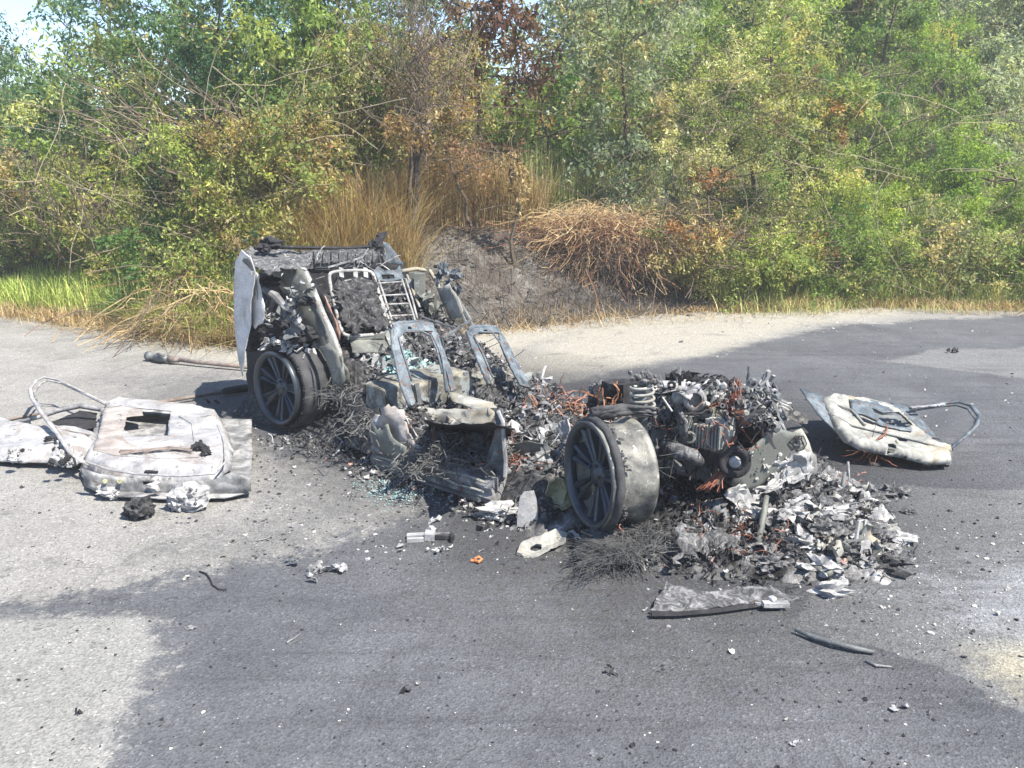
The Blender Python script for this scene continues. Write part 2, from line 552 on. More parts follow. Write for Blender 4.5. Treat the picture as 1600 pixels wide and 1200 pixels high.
# ------------------------------------------------------------------ ground
def wnoise(x, y, s, seed=0):
    r = np.random.RandomState(seed)
    o = np.zeros_like(x)
    amp = 1.0
    for k in range(5):
        for _ in range(3):
            a = r.rand() * 6.28
            o += amp * np.sin((x * math.cos(a) + y * math.sin(a)) * s * (1.9 ** k) + r.rand() * 6.28) / 3
        amp *= 0.55
    return o
def np_sdf(x, y, poly):
    ins = np.zeros(x.shape, bool)
    d = np.full(x.shape, 1e9)
    for i in range(len(poly)):
        xi, yi = poly[i]; xj, yj = poly[i - 1]
        if yi != yj:
            ins ^= ((yi > y) != (yj > y)) & (x < (xj - xi) * (y - yi) / (yj - yi) + xi)
        dx, dy = xj - xi, yj - yi
        t = np.clip(((x - xi) * dx + (y - yi) * dy) / (dx * dx + dy * dy + 1e-12), 0, 1)
        d = np.minimum(d, np.hypot(x - xi - t * dx, y - yi - t * dy))
    return np.where(ins, d, -d)
def gpoly(px):
    return [tuple(P(*p)[:2]) for p in px]
def grid(xs, ys):
    X, Y = np.meshgrid(xs, ys)
    nx, ny = len(xs), len(ys)
    i = np.arange(nx * ny).reshape(ny, nx)
    F = np.stack([i[:-1, :-1].ravel(), i[:-1, 1:].ravel(), i[1:, 1:].ravel(), i[1:, :-1].ravel()], 1)
    return X.ravel(), Y.ravel(), F
def axis(lo, hi, step, far):
    out = []
    v, s = lo, step
    while v > -far:
        s *= 1.5; v -= s; out.append(v)
    mid = list(np.arange(lo, hi, step))
    v, s = mid[-1], step
    o2 = []
    while v < far:
        s *= 1.5; v += s; o2.append(v)
    return np.array(out[::-1] + mid + o2)
X, Y, F = grid(axis(-7.5, 7.5, 0.04, 400), axis(2.0, 12.6, 0.04, 400))
wx = X + 0.07 * wnoise(X, Y, 5.1, 1); wy = Y + 0.07 * wnoise(X, Y, 5.1, 2)
def msk(px, soft=0.25, warp=True):
    a, b = (wx, wy) if warp else (X, Y)
    return np.clip(0.5 + np_sdf(a, b, gpoly(px)) / soft * 0.5, 0, 1)
dark = msk([(-900, 930), (0, 945), (130, 930), (250, 905), (420, 880), (520, 850), (660, 800), (600, 745), (430, 700), (370, 655), (330, 645), (350, 610), (500, 570), (820, 610), (930, 590), (1050, 560), (1200, 530), (1330, 507), (1600, 492), (2600, 470), (2600, 1500), (150, 1500), (180, 1130), (235, 1040), (245, 980), (90, 965), (-900, 960)], 0.3)
mid = msk([(1240, 985), (1360, 1015), (1600, 1118), (2300, 1400), (2300, 800), (1600, 760), (1420, 760), (1330, 900)], 0.10)
halo = msk([(380, 900), (520, 850), (700, 800), (620, 700), (330, 600), (250, 640), (390, 700), (430, 790), (300, 860)], 0.9)
halo = np.maximum(halo, msk([(180, 590), (380, 570), (420, 640), (200, 650)], 0.5) * 0.8)
pale = msk([(-2500, 950), (90, 965), (245, 980), (240, 1030), (200, 1080), (180, 1130), (150, 1500), (-2500, 1500)], 0.10)
tan = msk([(1500, 1010), (1560, 996), (1680, 1020), (1680, 1095), (1570, 1075), (1515, 1045)], 0.25)
gravel = msk([(700, 590), (830, 555), (900, 515), (1000, 497), (1180, 488), (1350, 474), (1420, 488), (1250, 510), (1120, 548), (980, 578)], 0.35)
streak = msk([(1380, 566), (1450, 548), (1620, 540), (2200, 530), (2200, 590), (1620, 592), (1480, 575)], 0.25)
wash = msk([(1400, 890), (1480, 905), (1560, 880), (1700, 870), (1700, 985), (1560, 985), (1480, 965)], 0.6)
wet = msk([(760, 850), (900, 860), (1010, 890), (1060, 960), (1260, 975), (1150, 1020), (980, 1010), (860, 930), (780, 900)], 0.7)
blue = msk([(1050, 1000), (1280, 960), (1400, 1030), (1620, 1140), (1500, 1180), (1250, 1080)], 0.5)
burn = msk([(395, 665), (430, 620), (800, 560), (1250, 620), (1480, 740), (1520, 840), (1400, 920), (1300, 980), (1000, 930), (780, 850), (600, 760)], 0.6)
verge_dirt = msk([(-900, 480), (0, 497), (110, 515), (250, 548), (380, 572), (700, 600), (840, 540), (1000, 492), (1350, 470), (1700, 478), (2600, 470), (2600, 380), (-900, 380)], 0.35)
Z = 0.008 * wnoise(X, Y, 0.9, 5) * np.clip(1 - np.hypot(X, Y - 6) / 14, 0, 1)
road_m, nt, b = new_mat('worn_asphalt')
tc = node(nt, 'ShaderNodeTexCoord').outputs['Object']
A1 = node(nt, 'ShaderNodeAttribute', attribute_name='A1')
A2 = node(nt, 'ShaderNodeAttribute', attribute_name='A2')
A3 = node(nt, 'ShaderNodeAttribute', attribute_name='A3')
def sep(a):
    s = node(nt, 'ShaderNodeSeparateColor')
    nt.links.new(a.outputs['Color'], s.inputs[0])
    return s.outputs
s1, s2, s3 = sep(A1), sep(A2), sep(A3)
edge = noise_node(nt, tc, 9, 8, 0.75)
edge2 = noise_node(nt, tc, 34, 6, 0.8)
def cut(sock, amt=1.3, w=0.16):
    a = math_n(nt, 'ADD', sock, math_n(nt, 'MULTIPLY', math_n(nt, 'SUBTRACT', edge, 0.5), amt))
    a = math_n(nt, 'ADD', a, math_n(nt, 'MULTIPLY', math_n(nt, 'SUBTRACT', edge2, 0.5), amt * 0.5))
    mr = node(nt, 'ShaderNodeMapRange', interpolation_type='SMOOTHSTEP')
    mr.inputs[1].default_value = 0.5 - w
    mr.inputs[2].default_value = 0.5 + w
    nt.links.new(a, mr.inputs[0])
    return mr.outputs[0]
big = noise_node(nt, tc, 1.3, 6, 0.65, 0.5)
light_c = ramp(nt, big, [(0.3, (0.215, 0.207, 0.19)), (0.7, (0.31, 0.30, 0.28))])
dark_c = ramp(nt, big, [(0.3, (0.072, 0.075, 0.082)), (0.72, (0.130, 0.134, 0.142))])
pale_c = ramp(nt, big, [(0.3, (0.215, 0.212, 0.198)), (0.7, (0.285, 0.28, 0.265))])
c = mixc(nt, math_n(nt, 'MULTIPLY', cut(s1[1], 1.6, .35), 0.75), light_c, (0.12, 0.12, 0.12))
c = mixc(nt, cut(s1[0]), c, dark_c)
c = mixc(nt, math_n(nt, 'MULTIPLY', cut(s2[0], 0.5, .08), 0.65), c, (0.20, 0.2, 0.197))
c = mixc(nt, cut(s1[2], 0.35), c, pale_c)
c = mixc(nt, math_n(nt, 'MULTIPLY', cut(s2[1], 1.1, 0.3), 0.85), c, (0.36, 0.33, 0.24))
c = mixc(nt, math_n(nt, 'MULTIPLY', cut(s2[2], 1.0, 0.25), 0.95), c, (0.335, 0.315, 0.265))
c = mixc(nt, math_n(nt, 'MULTIPLY', cut(s3[0], 1.6, 0.25), 0.5), c, (0.33, 0.345, 0.365))
wetm = math_n(nt, 'MULTIPLY', s3[1], ramp(nt, edge, [(0.4, 0.1), (0.6, 0.8)]))
c = mixc(nt, wetm, c, (0.075, 0.066, 0.052))
c = mixc(nt, math_n(nt, 'MULTIPLY', s3[2], ramp(nt, edge2, [(0.4, 0.97), (0.66, 0.45)])), c, (0.024, 0.024, 0.026))
# run-off streaks down the slope of the road
mp_ = node(nt, 'ShaderNodeMapping')
mp_.inputs['Rotation'].default_value = (0, 0, 0.6)
mp_.inputs['Scale'].default_value = (0.9, 7.0, 1)
nt.links.new(tc, mp_.inputs['Vector'])
st_ = ramp(nt, noise_node(nt, mp_.outputs[0], 1.0, 7, 0.7, 0.8), [(0.5, 0.0), (0.68, 1.0)])
c = mixc(nt, math_n(nt, 'MULTIPLY', math_n(nt, 'MULTIPLY', st_, s1[0]), 0.5), c, (0.045, 0.045, 0.048))
# dark soot blotches and small tar flecks
bl = ramp(nt, noise_node(nt, tc, 3.2, 9, 0.72, 0.6), [(0.56, 0.0), (0.66, 1.0)])
c = mixc(nt, math_n(nt, 'MULTIPLY', bl, 0.38), c, (0.05, 0.05, 0.055))
fl = ramp(nt, noise_node(nt, tc, 26, 3, 0.6), [(0.70, 0.0), (0.74, 1.0)])
c = mixc(nt, math_n(nt, 'MULTIPLY', fl, 0.7), c, (0.02, 0.02, 0.022))
# aggregate
vo = node(nt, 'ShaderNodeTexVoronoi')
vo.inputs['Scale'].default_value = 110
nt.links.new(tc, vo.inputs['Vector'])
vs_ = node(nt, 'ShaderNodeSeparateColor')
nt.links.new(vo.outputs['Color'], vs_.inputs[0])
ag = ramp(nt, vs_.outputs[0], [(0.0, 0.6), (0.5, 0.98), (0.95, 1.15), (0.985, 1.5), (1.0, 1.9)])
c = mixc(nt, 0.8, c, ag, 'MULTIPLY')
vo2 = node(nt, 'ShaderNodeTexVoronoi')
vo2.inputs['Scale'].default_value = 420
nt.links.new(tc, vo2.inputs['Vector'])
c = mixc(nt, 0.6, c, ramp(nt, vo2.outputs['Distance'], [(0.0, 1.25), (0.6, 0.7)]), 'MULTIPLY')
cv = node(nt, 'ShaderNodeTexVoronoi', feature='DISTANCE_TO_EDGE')
cv.inputs['Scale'].default_value = 0.9
wv_ = node(nt, 'ShaderNodeVectorMath', operation='ADD')
nz_ = node(nt, 'ShaderNodeTexNoise')
nz_.inputs['Scale'].default_value = 3.0
nz_.inputs['Detail'].default_value = 8
nt.links.new(tc, nz_.inputs['Vector'])
nt.links.new(tc, wv_.inputs[0]); nt.links.new(nz_.outputs['Color'], wv_.inputs[1])
nt.links.new(wv_.outputs[0], cv.inputs['Vector'])
crk = math_n(nt, 'MULTIPLY', ramp(nt, cv.outputs['Distance'], [(0.0, 1.0), (0.006, 0.0)]), ramp(nt, noise_node(nt, tc, 0.7, 3, .6), [(0.5, 0.0), (0.6, 0.7)]))
c = mixc(nt, crk, c, (0.02, 0.02, 0.02))
nt.links.new(c, b.inputs['Base Color'])
rr = math_n(nt, 'SUBTRACT', 0.85, math_n(nt, 'MULTIPLY', wetm, 0.4))
nt.links.new(rr, b.inputs['Roughness'])
b.inputs['Specular IOR Level'].default_value = 0.35
bn = node(nt, 'ShaderNodeBump')
bn.inputs['Strength'].default_value = 0.7
bn.inputs['Distance'].default_value = 0.006
hh = math_n(nt, 'ADD', vo.outputs['Distance'], math_n(nt, 'MULTIPLY', edge2, 2.0))
nt.links.new(hh, bn.inputs['Height'])
nt.links.new(bn.outputs[0], b.inputs['Normal'])
road = np_mesh('road', np.c_[X, Y, Z], F, {'A1': np.c_[dark, halo, pale], 'A2': np.c_[np.maximum(mid, streak), tan, np.maximum(gravel, verge_dirt)], 'A3': np.c_[np.maximum(wash, blue * 0.3), wet, burn]}, road_m, kind='structure', smooth=True)

# verge line: where the road ends and the hillside starts (world x -> y)
VX = [-60, -9, -6.5, -4.6, -3.2, -2.4, -1.0, 0.4, 1.6, 3.0, 4.7, 6.2, 9, 60]
VYv = [14, 12.6, 11.25, 10.2, 9.35, 9.0, 9.5, 10.3, 11.0, 11.35, 11.9, 11.6, 11.5, 15]
def smooth01(t):
    t = np.clip(t, 0, 1)
    return t * t * (3 - 2 * t)
def terrain(x, y):
    x = np.asarray(x, float); y = np.asarray(y, float)
    t = y - np.interp(x, VX, VYv)
    h = -0.05 + 0.05 * smooth01((t + 0.5) / 0.6)
    h = h + 0.03 * np.clip(t, 0, 60) * (1 - smooth01((t - 30) / 30)) 
    mound = smooth01((x + 2.6) / 1.0) * (1 - smooth01((x - 2.0) / 1.8))
    h = h + mound * 0.95 * smooth01((t - 0.1) / 2.6)
    right = smooth01((x - 0.5) / 4.0)
    h = h + right * (0.40 * np.clip(t - 1.2, 0, 16) + 0.1 * np.clip(t - 17, 0, 20))
    left = smooth01((-x - 1) / 3)
    h = h + left * 0.10 * np.clip(t - 1, 0, 12)
    h = h + np.clip(t, 0, 1) * (0.05 * wnoise(x, y, 1.7, 11) + 0.02 * wnoise(x, y, 6.5, 12)) + 0.012 * wnoise(x, y, 9, 14)
    return h
X2, Y2, F2 = grid(axis(-9, 9.5, 0.07, 60), np.concatenate([np.arange(8.2, 15, 0.07), np.arange(15, 70, 0.6)]))
Z2 = terrain(X2, Y2)
t2 = Y2 - np.interp(X2, VX, VYv)
ash = (smooth01((X2 + 2.9) / 0.9) * (1 - smooth01((X2 - 2.6) / 1.2))) * smooth01((t2 + 0.1) / 0.5)
ash = np.maximum(ash, smooth01(1 - np.hypot(X2 + 3.0, (Y2 - 9.35) * 2) / 0.9) * 0.9)
green = smooth01((t2 - 0.4) / 0.8)
hill_m, nt, b = new_mat('hillside_soil')
tc = node(nt, 'ShaderNodeTexCoord').outputs['Object']
A = node(nt, 'ShaderNodeAttribute', attribute_name='A1')
s1 = sep(A)
n1 = noise_node(nt, tc, 3.5, 10, 0.75, 0.8)
n2 = noise_node(nt, tc, 30, 6, 0.75)
soil = ramp(nt, n1, [(0.3, (0.20, 0.145, 0.08)), (0.5, (0.36, 0.28, 0.17)), (0.7, (0.46, 0.39, 0.26))])
grn = ramp(nt, n1, [(0.3, (0.045, 0.055, 0.02)), (0.5, (0.10, 0.11, 0.04)), (0.7, (0.22, 0.19, 0.09))])
ashc = ramp(nt, n1, [(0.28, (0.025, 0.022, 0.02)), (0.42, (0.10, 0.09, 0.078)), (0.55, (0.215, 0.20, 0.175)), (0.7, (0.36, 0.345, 0.31))])
ashc = mixc(nt, ramp(nt, noise_node(nt, tc, 1.6, 6, 0.7), [(0.42, 0.0), (0.6, 0.75)]), ashc, (0.085, 0.066, 0.050))
c = mixc(nt, s1[1], soil, grn)
c = mixc(nt, s1[0], c, ashc)
c = mixc(nt, math_n(nt, 'MULTIPLY', s1[2], ramp(nt, n1, [(.35, 1.0), (.65, .55)])), c, (0.028, 0.025, 0.024))
c = mixc(nt, 0.8, c, ramp(nt, n2, [(0.32, 0.35), (0.66, 1.25)]), 'MULTIPLY')
nt.links.new(c, b.inputs['Base Color'])
b.inputs['Roughness'].default_value = 0.95
bn = node(nt, 'ShaderNodeBump')
bn.inputs['Strength'].default_value = 1.0
bn.inputs['Distance'].default_value = 0.05
nt.links.new(n2, bn.inputs['Height'])
nt.links.new(bn.outputs[0], b.inputs['Normal'])
np_mesh('hillside', np.c_[X2, Y2, Z2], F2, {'A1': np.c_[ash, green, np.clip(np.maximum(np.maximum(smooth01(1.25 - np.hypot((X2 - 1.5) / 1.3, (t2 - .55) / .75)), .75 * smooth01(1.3 - np.hypot((X2 + 1.2) / 1.2, (t2 - .3) / .6))), .8 * smooth01(1.2 - np.hypot((X2 + 3.0) / .8, t2 / .35))), 0, 1)]}, hill_m, kind='structure', smooth=True)
def tz(x, y):
    return float(terrain(x, y))

# thin haze over everything, added also for lens glare and lifted shadows
def add_haze(dens):
    hm = bpy.data.materials.new('glare_haze')
    hm.use_nodes = True
    n_ = hm.node_tree
    n_.nodes.remove(n_.nodes['Principled BSDF'])
    pv = n_.nodes.new('ShaderNodeVolumePrincipled')
    pv.inputs['Color'].default_value = (0.97, 0.98, 1.0, 1)
    pv.inputs['Density'].default_value = dens
    n_.links.new(pv.outputs[0], n_.nodes['Material Output'].inputs['Volume'])
    mb = MB().box((0, 0, 0), (2600, 2600, 16))
    mb.v = [Vector((p.x, p.y, p.z + 6.5)) for p in mb.v]
    mb.build('haze', hm, kind='stuff')
add_haze(0.003)
# ------------------------------------------------------------------ vegetation
PAL = {
 'teal':   [((0.065, 0.115, 0.055), 5), ((0.105, 0.155, 0.070), 4), ((0.020, 0.060, 0.040), 3), ((0.13, 0.20, 0.10), 1.5)],
 'ygreen': [((0.125, 0.180, 0.050), 5), ((0.200, 0.235, 0.075), 3), ((0.060, 0.110, 0.030), 3), ((0.32, 0.29, 0.14), 1.3)],
 'dark':   [((0.018, 0.050, 0.030), 5), ((0.035, 0.085, 0.040), 4), ((0.07, 0.13, 0.05), 2), ((0.22, 0.20, 0.10), 0.5)],
 'green':  [((0.075, 0.130, 0.038), 5), ((0.125, 0.190, 0.060), 4), ((0.030, 0.080, 0.030), 3), ((0.20, 0.25, 0.09), 1.2)],
 'mixdry': [((0.085, 0.130, 0.050), 4), ((0.28, 0.25, 0.13), 3), ((0.36, 0.26, 0.13), 1.6), ((0.16, 0.19, 0.08), 3), ((0.20, 0.085, 0.04), 0.8)],
 'cream':  [((0.27, 0.28, 0.15), 4), ((0.17, 0.21, 0.10), 4), ((0.09, 0.13, 0.06), 3), ((0.38, 0.33, 0.20), 2), ((0.24, 0.09, 0.06), 0.7)],
 'bright': [((0.17, 0.26, 0.05), 5), ((0.10, 0.19, 0.04), 4), ((0.26, 0.32, 0.08), 2), ((0.05, 0.11, 0.035), 2)],
 'olive':  [((0.17, 0.22, 0.165), 5), ((0.25, 0.30, 0.23), 3), ((0.09, 0.13, 0.10), 3)],
 'brown':  [((0.26, 0.15, 0.08), 4), ((0.38, 0.26, 0.15), 4), ((0.15, 0.08, 0.05), 3), ((0.46, 0.36, 0.2), 1.5)],
 'red':    [((0.15, 0.075, 0.055), 5), ((0.24, 0.13, 0.085), 3), ((0.34, 0.22, 0.13), 2), ((0.10, 0.05, 0.05), 2)],
 'tan':    [((0.42, 0.31, 0.16), 5), ((0.52, 0.42, 0.24), 3), ((0.28, 0.18, 0.08), 3), ((0.33, 0.20, 0.08), 2)],
 'grass':  [((0.20, 0.27, 0.07), 5), ((0.13, 0.21, 0.05), 4), ((0.34, 0.34, 0.14), 2)],
 'lgrass': [((0.16, 0.22, 0.08), 5), ((0.09, 0.15, 0.05), 4), ((0.32, 0.30, 0.15), 3), ((0.42, 0.35, 0.2), 1)],
 'gold':   [((0.46, 0.33, 0.14), 5), ((0.56, 0.46, 0.24), 4), ((0.34, 0.20, 0.09), 4), ((0.24, 0.13, 0.07), 3), ((0.30, 0.30, 0.14), 2)],
 'scorch': [((0.20, 0.16, 0.12), 4), ((0.10, 0.075, 0.055), 4), ((0.30, 0.20, 0.11), 1.5), ((0.04, 0.035, 0.03), 3)],
 'char':   [((0.03, 0.025, 0.022), 5), ((0.10, 0.07, 0.05), 2), ((0.2, 0.13, 0.08), 1)],
}
PGAIN = dict(teal=1.9, ygreen=1.85, dark=1.8, green=1.75, mixdry=1.6, cream=1.65, bright=1.55, olive=1.6, red=.85, grass=1.6, lgrass=1.5, brown=1.1, gold=.95, tan=.95)
def pal_arr(name):
    p = PAL[name]
    c = np.array([q[0] for q in p]); w = np.array([q[1] for q in p], float)
    c = np.minimum(c * PGAIN.get(name, 1.0) * (np.array([1, 1, 1.0]) if name in ('tan', 'gold', 'brown', 'scorch', 'char', 'red') else np.array([1.22, 1.10, .95])), 0.6)
    return c, w / w.sum()
def norm(a):
    return a / np.maximum(np.linalg.norm(a, axis=1, keepdims=True), 1e-9)
def leaf_mesh(pos, colr, size, rs, droop=0.5, aspect=0.42):
    n = len(pos)
    d = rs.normal(size=(n, 3)); d[:, 2] -= droop
    d = norm(d)
    u = rs.normal(size=(n, 3)) * 0.8
    u[:, 2] += 0.9
    u += np.array(sun_dir) * 0.3
    s = norm(np.cross(d, u))
    nn = norm(np.cross(s, d))
    L = (size * np.clip(rs.lognormal(0.02, .38, n), .45, 1.7))[:, None]
    Wd = L * aspect * rs.uniform(0.7, 1.3, n)[:, None]
    fold = L * 0.10
    v0 = pos; v1 = pos + d * L * 0.45 + s * Wd * 0.5 + nn * fold; v2 = pos + d * L; v3 = pos + d * L * 0.45 - s * Wd * 0.5 + nn * fold
    V = np.stack([v0, v1, v2, v3], 1).reshape(-1, 3)
    b = np.arange(n)[:, None] * 4
    F = np.concatenate([b + [0, 1, 2], b + [0, 2, 3]], 0)
    C = np.repeat(colr, 4, 0)
    return V, F, C
def clump_leaves(centres, radii, counts, pal, rs, size, droop, vary=0.35, accents=None):
    c, w = pal_arr(pal)
    P_, C_ = [], []
    for k, (ct, r, n) in enumerate(zip(centres, radii, counts)):
        kk = rs.randint(5, 10)
        dr = rs.normal(size=(kk, 3)) * [1, 1, .75]; dr[:, 2] += .15
        dr = norm(dr) * rs.uniform(.6, 1.5, kk)[:, None]
        sel = rs.randint(0, kk, n)
        tt = rs.uniform(0.05, 1, n)[:, None] ** .75
        g = dr[sel] * tt * r * 1.25
        g[:, 2] -= droop * .35 * r * tt[:, 0] ** 2 * 1.5
        g += rs.normal(size=(n, 3)) * (.10 + .10 * (1 - tt)) * r
        base = c[rs.choice(len(c), p=w)]
        if accents and rs.rand() < accents[1]:
            ca, wa = pal_arr(accents[0]); base = ca[rs.choice(len(ca), p=wa)]
        pick = c[rs.choice(len(c), n, p=w)]
        m = rs.uniform(0.0, 0.75, n)[:, None]
        cc = base * (1 - m * 0.9) + pick * m * 0.9
        cc = cc * rs.uniform(1 - vary, 1 + vary, n)[:, None]
        P_.append(ct + g); C_.append(cc)
    return np.concatenate(P_), np.concatenate(C_)
def branch_tubes(mb, p0, p1, r0, r1, rng, seg=5, wob=0.06, n=5):
    pts = []
    L = (p1 - p0).length
    for i in range(seg + 1):
        t = i / seg
        q = p0.lerp(p1, t)
        if 0 < i < seg:
            q = q + Vector((rng.gauss(0, 1), rng.gauss(0, 1), rng.gauss(0, .5))) * wob * L
        pts.append(q)
    mb.tube(pts, [r0 + (r1 - r0) * i / seg for i in range(seg + 1)], n, caps=False)
    return pts
tree_count = 0
def plant(name, label, cat, px, Y, w, top, bot, pal, n, size=0.065, droop=0.5, depth=None, nc=None, group=None, accents=None, trunk='bark', cr=(0.22, 0.42), twigs=0, gap=0.0, trunks=1):
    global tree_count
    tree_count += 1
    rs = np.random.RandomState(tree_count * 17 + 3); rng = random.Random(tree_count)
    cx = PY(px, 300, Y).x
    z0 = tz(cx, Y)
    zt = PY(px, top, Y).z; zb = PY(px, bot, Y).z
    zb = max(zb, z0 + 0.05)
    hh = (zt - zb)
    depth = depth or w * 0.75
    root = thing(name, (cx, Y, z0), label, cat, group)
    nc = nc or int(max(10, w * hh * 5.5))
    cs, rad = [], []
    while len(cs) < nc:
        q = rs.uniform(-1, 1, 3)
        if np.abs(q[0]) ** 2.6 + np.abs(q[1]) ** 2.6 + np.abs(q[2]) ** 2.6 > 1:
            continue
        if q[1] > 0.3 and rs.rand() < 0.5:
            q[1] = -q[1]
        q = q * (0.55 + 0.45 * rs.rand()) if rs.rand() < 0.3 else q
        cs.append(np.array([cx + q[0] * w / 2, Y + q[1] * depth / 2, (zt + zb) / 2 + q[2] * hh / 2]))
        rad.append(rs.uniform(*cr))
    rad = np.array(rad)
    cnt = np.maximum((rad ** 2 / (rad ** 2).sum() * n).astype(int), 3)
    pos, cc = clump_leaves(cs, rad, cnt, pal, rs, size, droop, accents=accents)
    ok = pos[:, 2] > terrain(pos[:, 0], pos[:, 1]) + 0.01
    pos, cc = pos[ok], cc[ok]
    V, F_, C = leaf_mesh(pos, cc, size, rs, droop)
    np_mesh('crown', V, F_, C, M['leaf'], root)
    mb = MB()
    fork = []
    for k in range(trunks):
        bx = cx + rng.uniform(-.25, .25) * w * (trunks > 1)
        base = Vector((bx, Y + rng.uniform(-.1, .1), tz(bx, Y) - 0.05))
        topp = Vector((cx + rng.uniform(-.2, .2) * w, Y, zb + hh * rng.uniform(.55, .8)))
        fork += branch_tubes(mb, base, topp, 0.02 + 0.012 * hh, 0.012, rng, 7, 0.03, 6)[2:]
    for ct in cs[:int(nc * 0.7)]:
        ct = Vector(ct)
        lower = [f for f in fork if f.z < ct.z + 0.1] or fork[:1]
        f = min(lower, key=lambda q: (q - ct).length)
        branch_tubes(mb, f, ct, 0.012, 0.004, rng, 3, 0.07, 4)
    for k in range(twigs):
        ct = Vector(cs[rng.randrange(nc)])
        wire(mb, ct, (rng.gauss(0, 1), rng.gauss(-.3, 1), rng.uniform(-.2, 1)), rng.uniform(.4, 1.0), 0.005, rng, 4, 0.35)
    mb.build('trunk', M[trunk], root)
    return root
def blades(name, px_rng=None, n=1000, region=None, h=(0.3, 0.6), w=0.008, pal='gold', lean=0.3, bend=0.3, seed=1, mat='straw', label=None, cat=None, kind='stuff', zfun=terrain, parent=None, dirbias=(0, 0), seg=4):
    rs = np.random.RandomState(seed)
    pts = []
    poly = region
    xs = [p[0] for p in poly]; ys = [p[1] for p in poly]
    out = np.zeros((0, 2))
    while len(out) < n:
        q = np.c_[rs.uniform(min(xs), max(xs), n * 2), rs.uniform(min(ys), max(ys), n * 2)]
        dens = 0.5 + 0.5 * wnoise(q[:, 0], q[:, 1], 2.2, seed) + rs.uniform(-.5, .5, len(q))
        q = q[(np_sdf(q[:, 0], q[:, 1], poly) > 0) & (dens > 0.15)]
        out = np.r_[out, q]
    q = out[:n]
    base = np.c_[q, zfun(q[:, 0], q[:, 1]) - 0.01]
    H = rs.uniform(h[0], h[1], n) * (0.75 + 0.35 * wnoise(q[:, 0], q[:, 1], 1.4, seed + 1))
    H = np.maximum(H, h[0] * 0.4)
    a = rs.uniform(0, 6.283, n)
    ld = np.c_[np.cos(a), np.sin(a), np.zeros(n)] * rs.gamma(1.5, 0.6, n)[:, None] * lean + np.array([dirbias[0], dirbias[1], 0])
    side = np.c_[-np.sin(a), np.cos(a), np.zeros(n)] * w / 2
    c, wt = pal_arr(pal)
    C1 = c[rs.choice(len(c), n, p=wt)] * rs.uniform(0.7, 1.3, n)[:, None]
    V, C = [], []
    for k in range(seg + 1):
        t = k / seg
        p = base + (np.array([0, 0, 1.0]) * t * (1 - bend * t * 0.6) + ld * (t * 0.6 + bend * t * t)) * H[:, None]
        wd = (1 - t) ** 0.6
        V += [p - side * wd, p + side * wd]
        C += [C1, C1]
    K = 2 * (seg + 1)
    V = np.stack(V, 1).reshape(-1, 3); C = np.stack(C, 1).reshape(-1, 3)
    b_ = np.arange(n)[:, None] * K
    Fs = [b_ + [2 * k, 2 * k + 1, 2 * k + 3, 2 * k + 2] for k in range(seg)]
    o = np_mesh(name, V, np.concatenate(Fs), C, M[mat], parent, kind)
    if label:
        tag(o, label, cat)
    return o

TG = 'trees and bushes of the thicket'
FG = 'trees far behind the thicket'
# far wall of trees, with two gaps of sky
for px, Y, w, top, lab, pal in [
    (-330, 17, 5, -60, 'tall dark tree beyond the left end of the thicket', 'teal'),
    (-60, 20, 5, 70, 'hazy teal tree far left under the open sky', 'teal'),
    (330, 20, 5, -170, 'dark tall tree behind the left thicket', 'dark'),
    (560, 21, 5, -160, 'dense blue green tree far behind the golden reeds', 'dark'),
    (690, 21, 3.6, -60, 'hazy tree far behind the leafless tree', 'teal'),
    (860, 20, 3.2, 115, 'low green tree below the patch of blue sky', 'green'),
    (1010, 20, 3.6, -150, 'grey green tree right of the patch of blue sky', 'olive'),
    (930, 17.5, 2.6, -90, 'grey leaved tree on the crest beside the blue sky', 'olive'),
    (1230, 21, 4.6, -160, 'green tree high on the hillside', 'green'),
    (1480, 23, 5, -170, 'grey olive tree at the top of the hillside', 'olive'),
    (1750, 22, 5, -150, 'olive tree off the right end of the hillside', 'olive')]:
    plant('background_tree', lab, 'tree', px, Y, w, top, 400, pal, 12000, 0.11, 0.3, nc=60, group=FG, cr=(0.4, 0.8))
